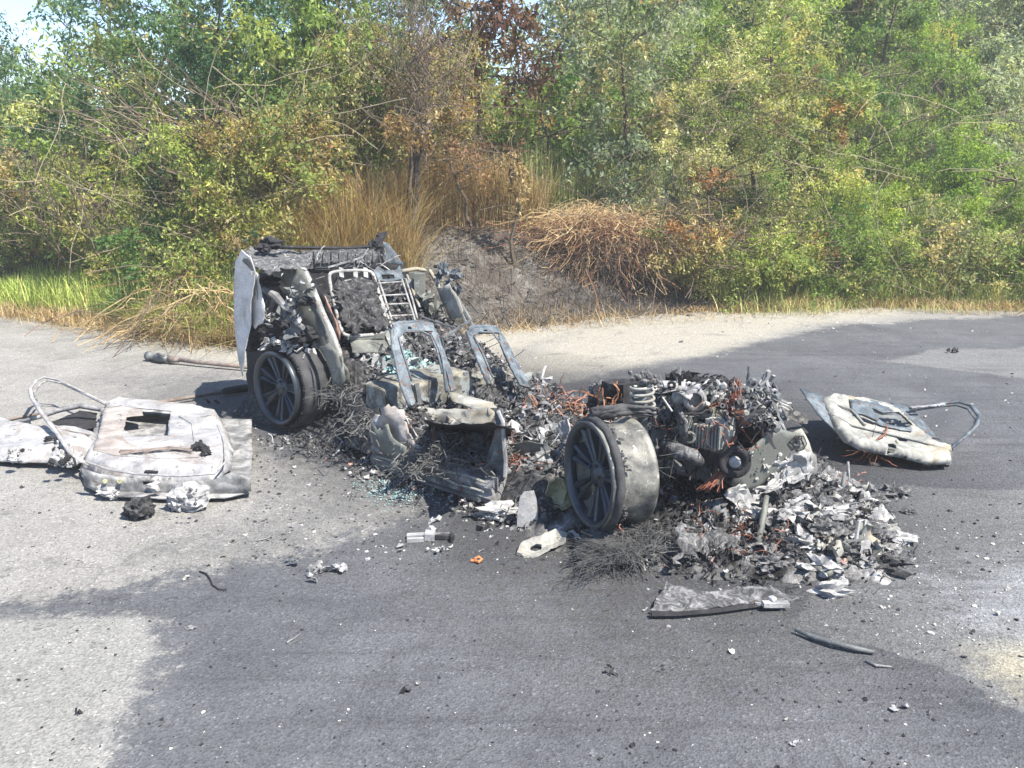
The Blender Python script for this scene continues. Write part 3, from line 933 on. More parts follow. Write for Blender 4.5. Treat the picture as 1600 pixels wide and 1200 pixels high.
# dense mid wall right behind the front thicket
for px, Y, w, top, lab, pal, nn in [
    (60, 15.0, 3.0, 120, 'dense teal bush wall at far left behind the brambles', 'teal', 9000),
    (230, 15.2, 3.0, 40, 'dense green mass behind the yellow green tree', 'green', 11000),
    (390, 15.0, 2.8, -60, 'dense dark mass behind the bare leaning branches', 'dark', 12000),
    (530, 15.0, 2.4, 0, 'dense green mass behind the mottled dry shrub', 'green', 11000),
    (640, 15.2, 2.4, 40, 'mixed drab bush behind the charred trunks', 'mixdry', 10000),
    (745, 15.4, 2.2, 130, 'drab leafy bush behind the scorched brown leaves', 'mixdry', 8000)]:
    plant('bush', lab, 'bush', px, Y, w, top, 420, pal, nn, 0.085, 0.5, nc=70, group='dense bushes behind the front thicket', cr=(0.3, 0.55), accents=('mixdry', .2))
for px, Y, w, top, bot, lab, pal, nn in [
    (450, 11.2, 1.4, 150, 310, 'twiggy olive brown shrub rising behind the wreck at left', 'mixdry', 6500),
    (560, 12.0, 1.5, 60, 225, 'straw coloured leafy shrub above the golden reeds', 'cream', 5600),
    (600, 12.3, 1.6, 20, 230, 'drab green shrub just left of the bare branches', 'mixdry', 6000),
    (700, 12.4, 1.3, 60, 230, 'drab shrub just right of the bare branches', 'mixdry', 4500),
    (190, 11.7, 1.6, 290, 440, 'yellow green bramble over the middle of the left verge', 'ygreen', 6500),
    (20, 13.2, 1.6, 280, 415, 'dusty bramble over the grass at the left edge', 'cream', 5200),
    (300, 10.2, 1.1, 380, 520, 'pale green weeds at the edge of the fallen canes', 'ygreen', 4200),
    (1210, 11.9, 1.3, 330, 480, 'green weedy shrub at the foot of the cream tree', 'ygreen', 6000),
    (1330, 12.2, 1.6, 330, 475, 'tangled green shrub at the foot of the slope, mid right', 'green', 6500),
    (1480, 12.3, 1.7, 320, 475, 'pale green weedy shrub low on the right slope', 'cream', 6500),
    (1620, 12.4, 1.6, 330, 480, 'dark weedy shrub low at the right edge', 'green', 6000),
    (1160, 14.2, 2.2, 10, 230, 'yellowish shrub above the cream tree', 'ygreen', 8000),
    (1470, 17.5, 3.0, 0, 200, 'pale yellow green bush between the silvery bushes', 'bright', 8000)]:
    plant('shrub', lab, 'shrub', px, Y, w, top, bot, pal, int(nn * 1.35), 0.042, 0.6, group='low shrubs of the thicket', cr=(.16, .34), nc=34, twigs=45, trunk='twig', accents=('mixdry' if pal != 'mixdry' else 'brown', .22))
# front thicket, left to right
plant('tree', 'teal green leafy tree at the left edge with open sky above', 'tree', 10, 13.5, 3.4, 60, 430, 'teal', 14000, 0.07, group=TG)
plant('tree', 'slim dark tree top poking into the sky at upper left', 'tree', 150, 16, 1.8, -30, 300, 'teal', 5000, 0.08, group=TG, nc=26)
plant('tree', 'slim spiky tree top in the top left corner', 'tree', 22, 17, 1.0, 25, 250, 'dark', 2200, 0.07, group=TG, nc=12, gap=.5)
plant('tree', 'yellow green tree at left with pale dry shoots', 'tree', 190, 12.6, 2.7, 100, 430, 'ygreen', 15000, 0.06, group=TG, accents=('tan', .12), twigs=30)
plant('tree', 'tall dark blue green tree behind the bare branches', 'tree', 335, 13.0, 3.0, -150, 440, 'dark', 20000, 0.065, group=TG, accents=('mixdry', .22), twigs=25)
plant('tree', 'green tree with long hanging leaves left of the burnt tree', 'tree', 500, 12.4, 2.2, -120, 330, 'green', 13000, 0.07, 1.0, group=TG, accents=('ygreen', .3))
plant('shrub', 'dry mottled shrub in front of the hanging green leaves', 'shrub', 420, 11.0, 1.9, 120, 400, 'mixdry', 7500, 0.05, group=TG, twigs=60, accents=('green', .3))
plant('shrub', 'olive shrub with orange dead leaves at its right side', 'shrub', 330, 10.6, 1.6, 200, 420, 'ygreen', 6500, 0.05, group=TG, twigs=40, accents=('brown', .15))
plant('tree', 'tree with red brown scorched leaves beside the patch of sky', 'tree', 765, 13.2, 2.0, -70, 170, 'red', 3600, 0.085, 0.8, group=TG, nc=34, accents=('brown', .4), cr=(.16, .34))
plant('shrub', 'scorched brown leaves hanging over the golden reeds', 'shrub', 735, 11.9, 1.7, 190, 290, 'brown', 1000, 0.05, 1.0, group=TG, nc=16, twigs=40, cr=(.12, .28))
plant('tree', 'bright green bush below the patch of sky', 'tree', 880, 14.6, 2.6, 110, 380, 'green', 12000, 0.07, group=TG, accents=('bright', .3))
plant('tree', 'grey green tree with thin hanging leaves over the brush pile', 'tree', 985, 12.9, 1.9, -120, 400, 'olive', 13000, 0.06, 1.0, group=TG, accents=('mixdry', .35), twigs=40)
plant('tree', 'cream and olive leaved tree right of the brush pile', 'tree', 1130, 12.6, 2.3, 90, 440, 'cream', 24000, 0.038, group=TG, accents=('red', .06), twigs=40)
plant('tree', 'green tree with red seed clusters higher on the slope', 'tree', 1120, 15.5, 2.8, -110, 260, 'green', 11000, 0.075, group=TG, accents=('cream', .35))
plant('shrub', 'low mixed green and yellow shrub at the foot of the slope', 'shrub', 1255, 12.5, 1.9, 250, 470, 'ygreen', 17000, 0.038, group=TG, accents=('dark', .2))
plant('shrub', 'dark green shrub above the low yellow shrub', 'shrub', 1270, 13.9, 2.0, 120, 330, 'mixdry', 9000, 0.06, group=TG, accents=('green', .5))
plant('shrub', 'bright yellow green bush in the middle of the right slope', 'shrub', 1410, 13.0, 2.2, 255, 460, 'bright', 20000, 0.038, group=TG, accents=('ygreen', .2))
plant('shrub', 'fresh green bush at the right edge of the slope', 'shrub', 1565, 13.2, 2.3, 190, 450, 'bright', 21000, 0.038, group=TG, accents=('green', .3))
plant('shrub', 'green shrub with rust red seed clusters in mid slope', 'shrub', 1360, 15.2, 3.0, 60, 300, 'green', 19000, 0.05, 0.9, group=TG, accents=('red', .13), twigs=60)
plant('shrub', 'silvery olive bush near the upper right corner', 'shrub', 1530, 16.5, 2.6, 60, 260, 'olive', 10000, 0.07, group=TG)
plant('shrub', 'pale yellow dry shrub high on the slope', 'shrub', 1190, 18, 2.6, -60, 150, 'cream', 6500, 0.08, group=TG, accents=('bright', .4))
plant('shrub', 'green bush at the upper edge of the slope with red pods', 'shrub', 1350, 18.6, 3.0, -120, 120, 'green', 9000, 0.085, group=TG, accents=('red', .14))
plant('shrub', 'big silver grey bush in the upper right corner', 'shrub', 1560, 20, 3.6, -120, 120, 'olive', 9500, 0.09, group=TG)
plant('shrub', 'leafy bush outside the right end of the slope', 'shrub', 1760, 13.5, 3.0, 120, 450, 'green', 9000, 0.06, group=TG)
# low plants at the foot, left
plant('shrub', 'small dark green shrub low in the left thicket', 'shrub', 262, 10.9, 1.4, 330, 480, 'green', 6500, 0.055, group=TG, accents=('dark', .4))
plant('shrub', 'brown bramble with few leaves at far left', 'shrub', 95, 12.5, 2.0, 235, 425, 'mixdry', 6800, 0.045, group=TG, twigs=120, trunk='twig', accents=('ygreen', .4))
plant('shrub', 'dusty grey green bramble beside the verge grass', 'shrub', -60, 13.2, 2.2, 230, 440, 'teal', 6500, 0.06, group=TG, twigs=80, trunk='twig')
plant('shrub', 'dim green undergrowth behind the fallen canes', 'shrub', 385, 10.6, 1.5, 330, 470, 'dark', 5200, 0.055, group=TG, accents=('lgrass', .3))
plant('shrub', 'scorched drab bush right of the brush pile', 'shrub', 1075, 11.9, 1.5, 330, 490, 'mixdry', 6500, 0.045, group=TG, twigs=90, trunk='twig', accents=('cream', .3))
plant('shrub', 'yellow dried vine hanging off the reeds', 'shrub', 805, 11.6, 0.38, 215, 340, 'tan', 700, 0.05, 1.0, group=TG, nc=9, twigs=8, cr=(.07, .14))
plant('shrub', 'sprig of curled tan leaves above the charred trunk', 'shrub', 640, 11.0, 0.7, 170, 240, 'tan', 900, 0.05, 1.0, group=TG, nc=11, twigs=12, cr=(.08, .18))
plant('shrub', 'sunlit cream leaved shoots high left of the bare tree', 'shrub', 560, 11.9, 1.0, 60, 270, 'cream', 3200, 0.055, .8, group=TG, nc=22, twigs=40)

# charred tree with a fan of bare branches
rng = random.Random(5)
bt = thing('burnt_tree', (PY(648, 300, 11.2).x, 11.2, tz(PY(648, 300, 11.2).x, 11.2)), 'leafless burnt tree with blackened lower trunks in the middle', 'tree')
mb = MB(); mt = MB()
def px3(px, py, Y): return PY(px, py, Y)
for (a, b, c_) in (((640, 420), (652, 250), (668, 175)), ((632, 400), (640, 300), (646, 215))):
    pts = [px3(*a, 11.2), px3(*b, 11.25), px3(*c_, 11.3)]
    pts[0].z = tz(pts[0].x, pts[0].y) - .05
    mb.tube([pts[0], pts[0].lerp(pts[1], .5) + Vector((.02, 0, 0)), pts[1], pts[2]], [.045, .04, .034, .028], 8)
for k in range(75):
    b0 = px3(rng.uniform(640, 675), rng.uniform(60, 270), 11.3 + rng.uniform(-.1, .1))
    e = px3(b0.x / 11.3 * 1400 * .97 + 800 + rng.gauss(0, 75), min(b0.z * 0 + rng.uniform(-150, 200), 200), 11.3 + rng.uniform(-.7, .8))
    pts = branch_tubes(mt, b0, e, 0.007, 0.002, rng, 6, 0.06, 4)
    for j in range(4):
        q = pts[rng.randint(2, 5)]
        wire(mt, q, (rng.gauss(0, .7), rng.gauss(0, .7), 1), rng.uniform(.2, .7), 0.0028, rng, 3, 0.3)
mb.build('trunk', M['charbark'], bt)
mt.build('branches', M['twig'], bt)

# long bare shoots leaning out of the thicket at upper left
bb = MB()
for k in range(34):
    x0 = rng.uniform(230, 420)
    e = px3(x0 - rng.uniform(60, 200), rng.uniform(60, 200), 11.2 + rng.uniform(-.5, .3))
    branch_tubes(bb, px3(x0 + rng.uniform(20, 120), rng.uniform(190, 330), 11.8), e, 0.011, 0.003, rng, 6, 0.03, 4)
o = bb.build('bare_branches', M['twig'])
tag(o, 'bare orange brown branches leaning out of the dark tree at left', 'branches')
bb = MB()
for k in range(34):
    x0 = rng.uniform(20, 160)
    e = px3(x0 - rng.uniform(-60, 90), rng.uniform(180, 330), 11.0 + rng.uniform(-.5, .3))
    branch_tubes(bb, px3(x0 + rng.uniform(20, 90), rng.uniform(350, 430), 11.3), e, 0.009, 0.003, rng, 6, 0.04, 4)
o = bb.build('bare_branches', M['twig'])
tag(o, 'tangle of dry grey brown stems above the verge at far left', 'branches')

def R2(*pts): return [tuple(p) for p in pts]
def band(pxs, Y0, Y1):
    a, b_ = pxs
    return [(PY(a, 400, Y0).x, Y0), (PY(b_, 400, Y0).x, Y0), (PY(b_, 400, Y1).x, Y1), (PY(a, 400, Y1).x, Y1)]
blades('reeds', n=7500, region=band((425, 650), 10.4, 12.0), h=(1.3, 2.7), w=0.009, pal='gold', lean=0.38, bend=.6, seed=3, label='golden dry reeds behind the wreck, left of the burnt tree', cat='reeds')
blades('reeds', n=7500, region=band((630, 850), 12.3, 13.3), h=(1.0, 2.1), w=0.009, pal='gold', lean=0.26, bend=.5, seed=4, label='brown gold reeds standing along the top of the ash mound', cat='reeds')
blades('reeds', n=1800, region=band((820, 1000), 12.6, 14.0), h=(0.8, 1.7), w=0.012, pal='lgrass', lean=0.16, bend=.3, seed=5, label='green and grey reeds between mound and bright bush', cat='reeds')
blades('reeds', n=2600, region=[(-4.6, 10.2), (-2.9, 9.5), (-2.0, 10.2), (-1.8, 11.2), (-4.6, 11.4)], h=(0.5, 1.4), w=0.010, pal='lgrass', lean=0.3, bend=.5, seed=6, label='long green grass hanging in the left thicket', cat='grass')
blades('verge_grass', n=9000, region=[(-9, 12.6), (-6.5, 11.35), (-4.5, 10.45), (-3.9, 10.5), (-4.6, 11.6), (-9, 14.2)], h=(0.3, 0.75), w=0.011, pal='grass', lean=0.35, bend=.4, seed=7, label='bright green grass on the left verge', cat='grass')
blades('dry_grass', n=6500, region=[(-7.2, 11.4), (-4.6, 9.95), (-3.3, 9.25), (-2.5, 9.0), (-2.3, 9.7), (-4.5, 11.0), (-6.8, 12.3)], h=(0.08, 0.35), w=0.009, pal='tan', lean=0.6, bend=.5, seed=8, label='dry straw coloured grass along the left road edge', cat='grass')
blades('dry_grass', n=9000, region=[(2.2, 11.3), (3.2, 11.3), (4.7, 11.75), (6.2, 11.45), (9, 11.4), (9, 12.3), (6.2, 12.3), (3.0, 12.0)], h=(0.06, 0.32), w=0.010, pal='tan', lean=0.6, bend=.5, seed=9, label='straw coloured grass at the foot of the right slope', cat='grass')
blades('slope_grass', n=15000, region=[(2.6, 11.8), (9, 11.9), (9.5, 13.6), (2.8, 13.2)], h=(0.25, 0.8), w=0.011, pal='lgrass', lean=0.45, bend=.5, seed=10, label='tall green grass on the lower right slope', cat='grass')
blades('hill_grass', n=12000, region=[(1.5, 14.5), (14, 14.5), (18, 24), (1.5, 24)], h=(0.3, 0.9), w=0.02, pal='lgrass', lean=0.4, bend=.4, seed=12, label='rough pale grass between bushes high on the hillside', cat='grass')
blades('tangled_grass', n=5200, region=[(-4.3, 9.9), (-3.3, 9.15), (-2.3, 8.95), (-2.0, 9.6), (-2.3, 10.5), (-4.2, 10.9)], h=(0.35, 0.95), w=0.007, pal='tan', lean=0.75, bend=.8, seed=16, label='tangle of yellow grass and canes left of the wreck', cat='grass')
blades('tangled_grass', n=2600, region=[(-4.3, 9.9), (-3.3, 9.25), (-2.3, 9.05), (-2.0, 9.6), (-2.3, 10.5), (-4.2, 10.9)], h=(0.3, 0.9), w=0.008, pal='grass', lean=0.65, bend=.7, seed=17, label='green blades growing through the yellow tangle left of the wreck', cat='grass')
blades('scorched_stalks', n=700, region=[(-1.4, 10.2), (0.5, 10.9), (2.4, 11.4), (2.6, 12.4), (-1.2, 12.6)], h=(0.12, 0.55), w=0.006, pal='char', lean=0.5, bend=.3, seed=13, label='thin charred stalks standing on the ash mound', cat='stalks')
blades('scorched_litter', n=2600, region=[(-1.7, 9.7), (0.4, 10.2), (2.4, 11.2), (3.2, 11.8), (-1.4, 12.4)], h=(0.06, 0.22), w=0.006, pal='scorch', lean=1.6, bend=.2, seed=14, label='flattened brown stems on the burnt ground', cat='stalks')

flat0 = lambda x, y: np.maximum(terrain(x, y), 0.012)
blades('strewn_straw', n=1500, region=[(-7.2, 11.2), (-4.6, 9.7), (-3.2, 8.9), (-2.3, 8.7), (-2.2, 9.6), (-4.5, 10.6), (-7.0, 12.0)], h=(0.06, 0.26), w=0.006, pal='tan', lean=3.0, bend=.1, seed=41, label='loose straw strewn along the left road edge', cat='straw', zfun=flat0)
blades('strewn_straw', n=2600, region=[(-1.0, 9.3), (1.0, 10.2), (3.0, 10.7), (4.7, 11.3), (6.4, 10.9), (9, 10.9), (9, 12.0), (4.7, 12.2), (0.4, 10.9), (-1.2, 9.9)], h=(0.05, 0.24), w=0.006, pal='tan', lean=3.0, bend=.1, seed=42, label='loose straw strewn over the pale strip at the foot of the slope', cat='straw', zfun=flat0)
blades('edge_tufts', n=4200, region=[(2.6, 11.2), (3.6, 11.0), (4.7, 11.6), (5.6, 11.1), (6.4, 11.3), (9, 11.1), (9, 12.4), (2.8, 12.3)], h=(0.1, 0.55), w=0.008, pal='lgrass', lean=0.7, bend=.6, seed=43, label='uneven green and yellow tufts at the edge of the right slope', cat='grass')
# long pale stems and vines arching out of the right slope and the left thicket
rng = random.Random(31)
for lab, xr, Yc_, n_ in (('pale bare stems arching over the right slope', (1030, 1590), 12.4, 60), ('thin dry stems sticking out of the left thicket', (60, 560), 11.0, 90), ('brown dead twigs hanging in front of the cream tree', (960, 1180), 12.0, 80)):
    mb = MB()
    for k in range(n_):
        x0 = rng.uniform(*xr)
        a = px3(x0, rng.uniform(120, 420), Yc_ + rng.uniform(-.5, .4))
        wire(mb, a, (rng.gauss(0, 1), rng.gauss(-.3, .4), rng.gauss(.3, .7)), rng.uniform(.4, 1.3), rng.uniform(.0025, .005), rng, 7, .25, 4, .06)
    tag(mb.build('bare_branches', M['twig'] if 'brown' in lab else M['canestem'] if 'canestem' in M else M['twig'], kind=None), lab, 'branches')
# brush pile of arching dry stems
def arch(mb, a, b_, h, r, rng, sg=7):
    pts = []
    for i in range(sg + 1):
        t = i / sg
        q = a.lerp(b_, t) + UP * h * 4 * t * (1 - t) + Vector((rng.gauss(0, .035), rng.gauss(0, .035), rng.gauss(0, .035)))
        pts.append(q)
    mb.tube(pts, r, 3, caps=False)
rng = random.Random(21)
M['straw2'] = mottled('dry_cane', [(0.3, (0.33, 0.20, 0.09)), (0.5, (0.50, 0.36, 0.18)), (0.7, (0.60, 0.47, 0.26))], 3, 0.7, bump=0)
M['redcane'] = mottled('scorched_cane', [(0.3, (0.16, 0.07, 0.04)), (0.7, (0.42, 0.20, 0.10))], 3, 0.7, bump=0)
o0 = thing('brush_pile', (1.15, 12.1, tz(1.15, 12.1)), 'heap of arching golden stems slumped over the ash mound', 'brush pile')
for nm, mt_, n_, zt_ in (('stems', 'straw2', 620, 312), ('stems', 'redcane', 420, 325), ('stems', 'twig', 420, 350), ('stems', 'charbark', 260, 400)):
    mb = MB()
    for k in range(n_):
        ax_ = rng.gauss(935, 42); a = px3(ax_, zt_ + rng.uniform(0, 45) + abs(ax_ - 930) * .25, 12.2 + rng.uniform(-.4, .4))
        b_ = px3(ax_ + rng.gauss(0, 60), zt_ + rng.uniform(5, 45) + rng.random() ** 1.7 * 130, 11.9 + rng.uniform(-.5, .5))
        b_.z = max(b_.z, tz(b_.x, b_.y))
        arch(mb, a, b_, rng.uniform(-.08, .10), rng.uniform(.002, .0045), rng)
    ob = mb.build(nm, M[mt_], o0, kind='stuff')
rng = random.Random(22)
o0 = thing('cane_pile', (-3.0, 9.6, 0), 'pile of fallen yellow canes left of the wreck', 'brush pile')
for mt_, n_ in (('straw2', 110), ('redcane', 50), ('twig', 70)):
    mb = MB()
    for k in range(n_):
        a = px3(rng.uniform(230, 400), rng.uniform(430, 515), 9.8 + rng.uniform(-.4, .4))
        b_ = a + Vector((rng.gauss(-.1, .6), rng.gauss(-.15, .35), 0))
        b_.z = tz(b_.x, b_.y) + rng.uniform(0, .12)
        a.z = max(a.z, tz(a.x, a.y) + .02)
        arch(mb, a, b_, rng.uniform(.0, .12), rng.uniform(.003, .006), rng)
    mb.build('canes', M[mt_], o0, kind='stuff')
# clods, roots and twigs on the burnt bank
rng = random.Random(55)
cl = {k: MB() for k in ('darkash', 'ash', 'charbark', 'bark')}
for k in range(1500):
    x, y = rng.uniform(-1.8, 2.9), rng.uniform(9.6, 13.0)
    t_ = y - float(np.interp(x, VX, VYv))
    if t_ < -.1: continue
    p = Vector((x, y, tz(x, y) + .005))
    m_ = rng.choice(['darkash', 'darkash', 'ash', 'charbark', 'bark'])
    if m_ in ('charbark', 'bark'): wire(cl[m_], p, (rng.gauss(0, 1), rng.gauss(0, 1), rng.gauss(.1, .25)), rng.uniform(.08, .45), rng.uniform(.002, .006), rng, 5, .5, 4, zmin=p.z - .02)
    else: chunk(cl[m_], p, rng.uniform(.008, .05) * rng.random() ** .5, rng, .6)
for m_, b_ in cl.items():
    b_.build({'darkash': 'burnt_clods', 'ash': 'ash_clods', 'charbark': 'charred_roots', 'bark': 'dead_twigs'}[m_], M[m_], kind='stuff')
blades('scorched_stems', n=500, region=band((640, 850), 12.4, 13.2), h=(0.7, 2.0), w=0.009, pal='scorch', lean=0.16, bend=.25, seed=62, label='dark upright stems along the crest of the ash mound', cat='stems')
blades('scorched_stems', n=600, region=band((430, 640), 10.8, 12.0), h=(0.9, 2.5), w=0.009, pal='scorch', lean=0.16, bend=.25, seed=61, label='thin scorched upright stems among the golden reeds', cat='stems')
# single long canes across the mound foot
def cane(label, pts, mat='redcane', r=.006):
    mb = MB()
    mb.tube(pts, r, 4)
    tag(mb.build('cane', M[mat]), label, 'cane', 'single canes lying on the burnt bank')
def gp(px, py, up=0.02):
    p = P(px, py)
    for _ in range(14):
        p = P(px, py, tz(p.x, p.y) + up)
    return p
cane('tall pale cane leaning upright on the ash mound', [gp(770, 470), PY(785, 390, gp(770, 470).y), PY(800, 332, gp(770, 470).y + .1)], 'straw2', .007)
cane('long orange cane lying flat below the mound', [gp(790, 497), gp(860, 503), gp(940, 520)], 'straw2')
cane('short orange cane curving towards the wreck', [gp(786, 492), gp(820, 510), gp(870, 528)], 'straw2')
cane('thin cane lying nearest to the seats', [gp(795, 500), gp(840, 528), gp(890, 540)], 'straw2', .005)
cane('dark red cane leaning in the dark hollow', [gp(940, 498), PY(930, 455, gp(940, 498).y + .2), PY(915, 420, gp(940, 498).y + .4)])
cane('red cane leaning at the left of the brush pile', [gp(870, 480), PY(855, 400, gp(870, 480).y), PY(835, 345, gp(870, 480).y + .1)])
# ================================================================== THE WRECK
rng = random.Random(77)
car = thing('burnt_car', CW(1.2, 0.8, 0), 'burnt out rear body and floor of a car with bare seat frames and one wheel', 'car')

def wheel_matrix(c, n):
    z = Vector(n).normalized()
    x = UP.cross(z).normalized()
    y = z.cross(x)
    m = Matrix((x, y, z)).transposed().to_4x4()
    m.translation = c
    return m
def make_wheel(name, c, n, R, parent=None, label=None, spin=0.0, barrel='barrel', wid=.235):
    m = wheel_matrix(c, n)
    prof = [(R, .012), (R - .012, .014), (R - .022, -.004), (R - .03, -.03), (R - .034, -.06), (R - .034, -wid + .04), (R - .022, -wid + .015), (R, -wid), (R + .002, -wid + .012), (R - .008, -wid + .035), (R - .020, -wid + .05), (R - .024, -.07), (R - .016, -.03), (R, -.012)]
    mb = MB().lathe(prof, m, 56, close_profile=True)
    if parent is None:
        root = thing(name, (c.x, c.y, 0), label, 'wheel')
        w = mb.build('rim', M[barrel], root, True)
    else:
        root = None
        w = mb.build(name, M[barrel], parent, True)
    holder = w
    # dark outer face ring
    ring = [(R + .001, .013), (R - .013, .0155), (R - .026, -.003), (R - .034, -.035), (R - .0405, -.034), (R - .030, .006), (R - .012, .0195), (R + .003, .016)]
    MB().lathe(ring, m, 56, close_profile=True).build('lip', M['rim'], holder, True)
    for i in range(7):
        sp = MB()
        a = spin + i * 2 * math.pi / 7
        def pt(r, t, z):
            ca, sa = math.cos(a), math.sin(a)
            return m @ Vector((ca * r - sa * t, sa * r + ca * t, z))
        zp = lambda r: -.045 + .035 * (r / R) ** 1.5
        rs_ = [0.045, 0.10, 0.16, 0.21, R - .03]
        wv = [0.018, 0.027, 0.036, 0.046, 0.056]
        # cross-section: two raised ridges with a groove between them
        vs = []
        sec = [(-1.35, -.045), (-1.2, .0), (-.85, .009), (-.5, .0), (-.3, -.018), (.3, -.018), (.5, .0), (.85, .009), (1.2, .0), (1.35, -.045)]
        for r, wd in zip(rs_, wv):
            for t, dz in sec:
                vs.append(pt(r, t * wd * .8, zp(r) + dz * (1 if r > .06 else .5)))
        k = len(sec)
        fs = []
        for q in range(len(rs_) - 1):
            for j in range(k):
                j2 = (j + 1) % k
                fs.append((q * k + j, q * k + j2, (q + 1) * k + j2, (q + 1) * k + j))
        sp.add(vs, fs)
        sp.build('spoke', M['rim'], holder, False)
    hub = MB().lathe([(0, -.020), (.030, -.020), (.036, -.028), (.060, -.030), (.075, -.045), (.078, -.09), (0, -.09)], m, 24)
    for i in range(5):
        a = i * 1.2566
        cc = m @ Vector((math.cos(a) * .052, math.sin(a) * .052, -.024))
        hub.tube([cc, cc + (m.to_3x3() @ Vector((0, 0, .012)))], .008, 8)
    hub.build('hub', M['rim'], holder, True)
    # brake disc far inside
    MB().lathe([(0, -.10), (.17, -.10), (.17, -.12), (0, -.12)], m, 32).build('brake_disc', M['darksteel'], holder)
    return root if root else w, m, holder

NW = -CB
rc = CP(432, 607, 1, 0.0)
RW, rm, rh = make_wheel('rear_wheel', rc, NW, .262, car, spin=.12, barrel='rim')
def wob(p, an):
    k = noise.noise(Vector((math.cos(an) * 3, math.sin(an) * 3, p.z * 9)))
    return Vector((p.x * (1 + .025 * k), p.y * (1 + .025 * k) , p.z + .012 * noise.noise(Vector((math.cos(an) * 9, math.sin(an) * 9, 4))) ))
tp = [(.268, -.035), (.290, -.045), (.303, -.07), (.300, -.115), (.306, -.12), (.306, -.155), (.300, -.16), (.300, -.165), (.306, -.17), (.306, -.21), (.300, -.215), (.304, -.25), (.292, -.29), (.26, -.30), (.25, -.29), (.276, -.27), (.284, -.16), (.276, -.06)]
MB().lathe(tp, rm, 72, wob, close_profile=True).build('tyre', M['rubber'], rh, True)
# torn sidewall hanging between rim and tread
sw = MB()
for k in range(90):
    a = k / 90 * 6.283
    r0 = .262 + .004 * rng.random(); r1 = .285 + .012 * rng.random()
    z0 = -.02 - .02 * rng.random(); z1 = -.045 - .03 * rng.random()
    p0 = rm @ Vector((math.cos(a) * r0, math.sin(a) * r0, z0)); p1 = rm @ Vector((math.cos(a + .02) * r1, math.sin(a + .02) * r1, z1))
    chunk(sw, p0.lerp(p1, .5), .014, rng)
sw.build('torn_sidewall', M['soot'], rh, kind='stuff')
# ash crust on the tyre
ab = MB()
for k in range(170):
    a = math.radians(rng.gauss(88, 17)); r = .31 + rng.random() * .035
    p = rm @ Vector((math.cos(a) * r, math.sin(a) * r, rng.uniform(-.28, -.0)))
    flake(ab, p, rng.uniform(.015, .045), rng, .8)
ab.build('ash_crust', M['whiteash'], RW, kind='stuff')

# ---- floor of char and ash inside the shell (height field in car axes)
def hb(a, b):
    pts = [(-.85, .78), (-.5, .80), (-.1, .70), (.25, .52), (.6, .36), (.95, .30), (1.2, .20), (1.5, .17), (1.9, .15), (2.15, .22), (2.6, .20), (3.1, .12), (3.5, .03)]
    h = np.interp(a, [p[0] for p in pts], [p[1] for p in pts])
    return h
na, nb = 250, 110
aa = np.linspace(-.78, 2.35, na); bb_ = np.linspace(.02, 1.68, nb)
A_, B_ = np.meshgrid(aa, bb_)
def rid(x, y, s, seed):
    return 1 - np.abs(wnoise(x, y, s, seed))
h = hb(A_, B_) * (1 - .12 * (B_ > 1.5)) + .05 * wnoise(A_, B_, 5, 31) + .035 * rid(A_, B_, 14, 32) + .018 * wnoise(A_, B_, 38, 33) + .012 * wnoise(A_, B_, 75, 34)
edge_ = np.clip(np.minimum(np.minimum(B_ - .02, 1.68 - B_), 2.35 - A_) / .10, 0, 1)
near = (A_ < .62) & (B_ < .30)
h = np.where(near, h * 0.25 * np.clip(B_ / .3, 0.1, 1), h) * (0.15 + .85 * edge_)
V = np.array(CR)[None] + A_.ravel()[:, None] * np.array(CA) + B_.ravel()[:, None] * np.array(CB)
V[:, 2] = h.ravel()
i = np.arange(na * nb).reshape(nb, na)
Fq = np.stack([i[:-1, :-1].ravel(), i[:-1, 1:].ravel(), i[1:, 1:].ravel(), i[1:, :-1].ravel()], 1)
np_mesh('charred_floor', V, Fq, None, M['darkash'], car)
def hcar(a, b):
    ia = int(np.clip((a + .78) / 3.13 * (na - 1), 0, na - 1)); ib = int(np.clip((b - .02) / 1.66 * (nb - 1), 0, nb - 1))
    return float(h[ib, ia])

def cps(ax, val, pts):
    return [CP(x, y, ax, val) for x, y in pts]
def plate(name, mat, plane, px, parent=car, holes=(), label=None, smooth=True, **kw):
    o = pxsheet(MB(), plane, px, holes, **kw).build(name, M[mat], parent, smooth)
    if label:
        o['label'] = label
    return o
side = car_plane(1, -.05)
side2 = car_plane(1, .02)
inner = car_plane(1, .26)
rear = car_plane(0, -.80)
# outer skin at the rear corner
bow = lambda pl: (lambda d, x, y: min(d, .08) * .5)
plate('quarter_panel', 'palepaint', side, [(368, 408), (378, 392), (392, 402), (398, 425), (395, 470), (392, 500), (386, 530), (382, 570), (380, 588), (373, 560), (368, 520), (365, 460)], dome=lambda d, x, y: -min(d, .07) * .6, amp=.010, thick=.006)
plate('inner_skin', 'palepaint', car_plane(1, -.01), [(396, 424), (404, 430), (407, 450), (413, 478), (410, 505), (398, 512), (391, 500), (392, 460)], amp=.018, freq=9, thick=.006)
plate('bumper_edge', 'darksteel', car_plane(1, -.03), [(372, 400), (390, 396), (398, 420), (404, 470), (396, 425), (380, 408)], amp=.01)
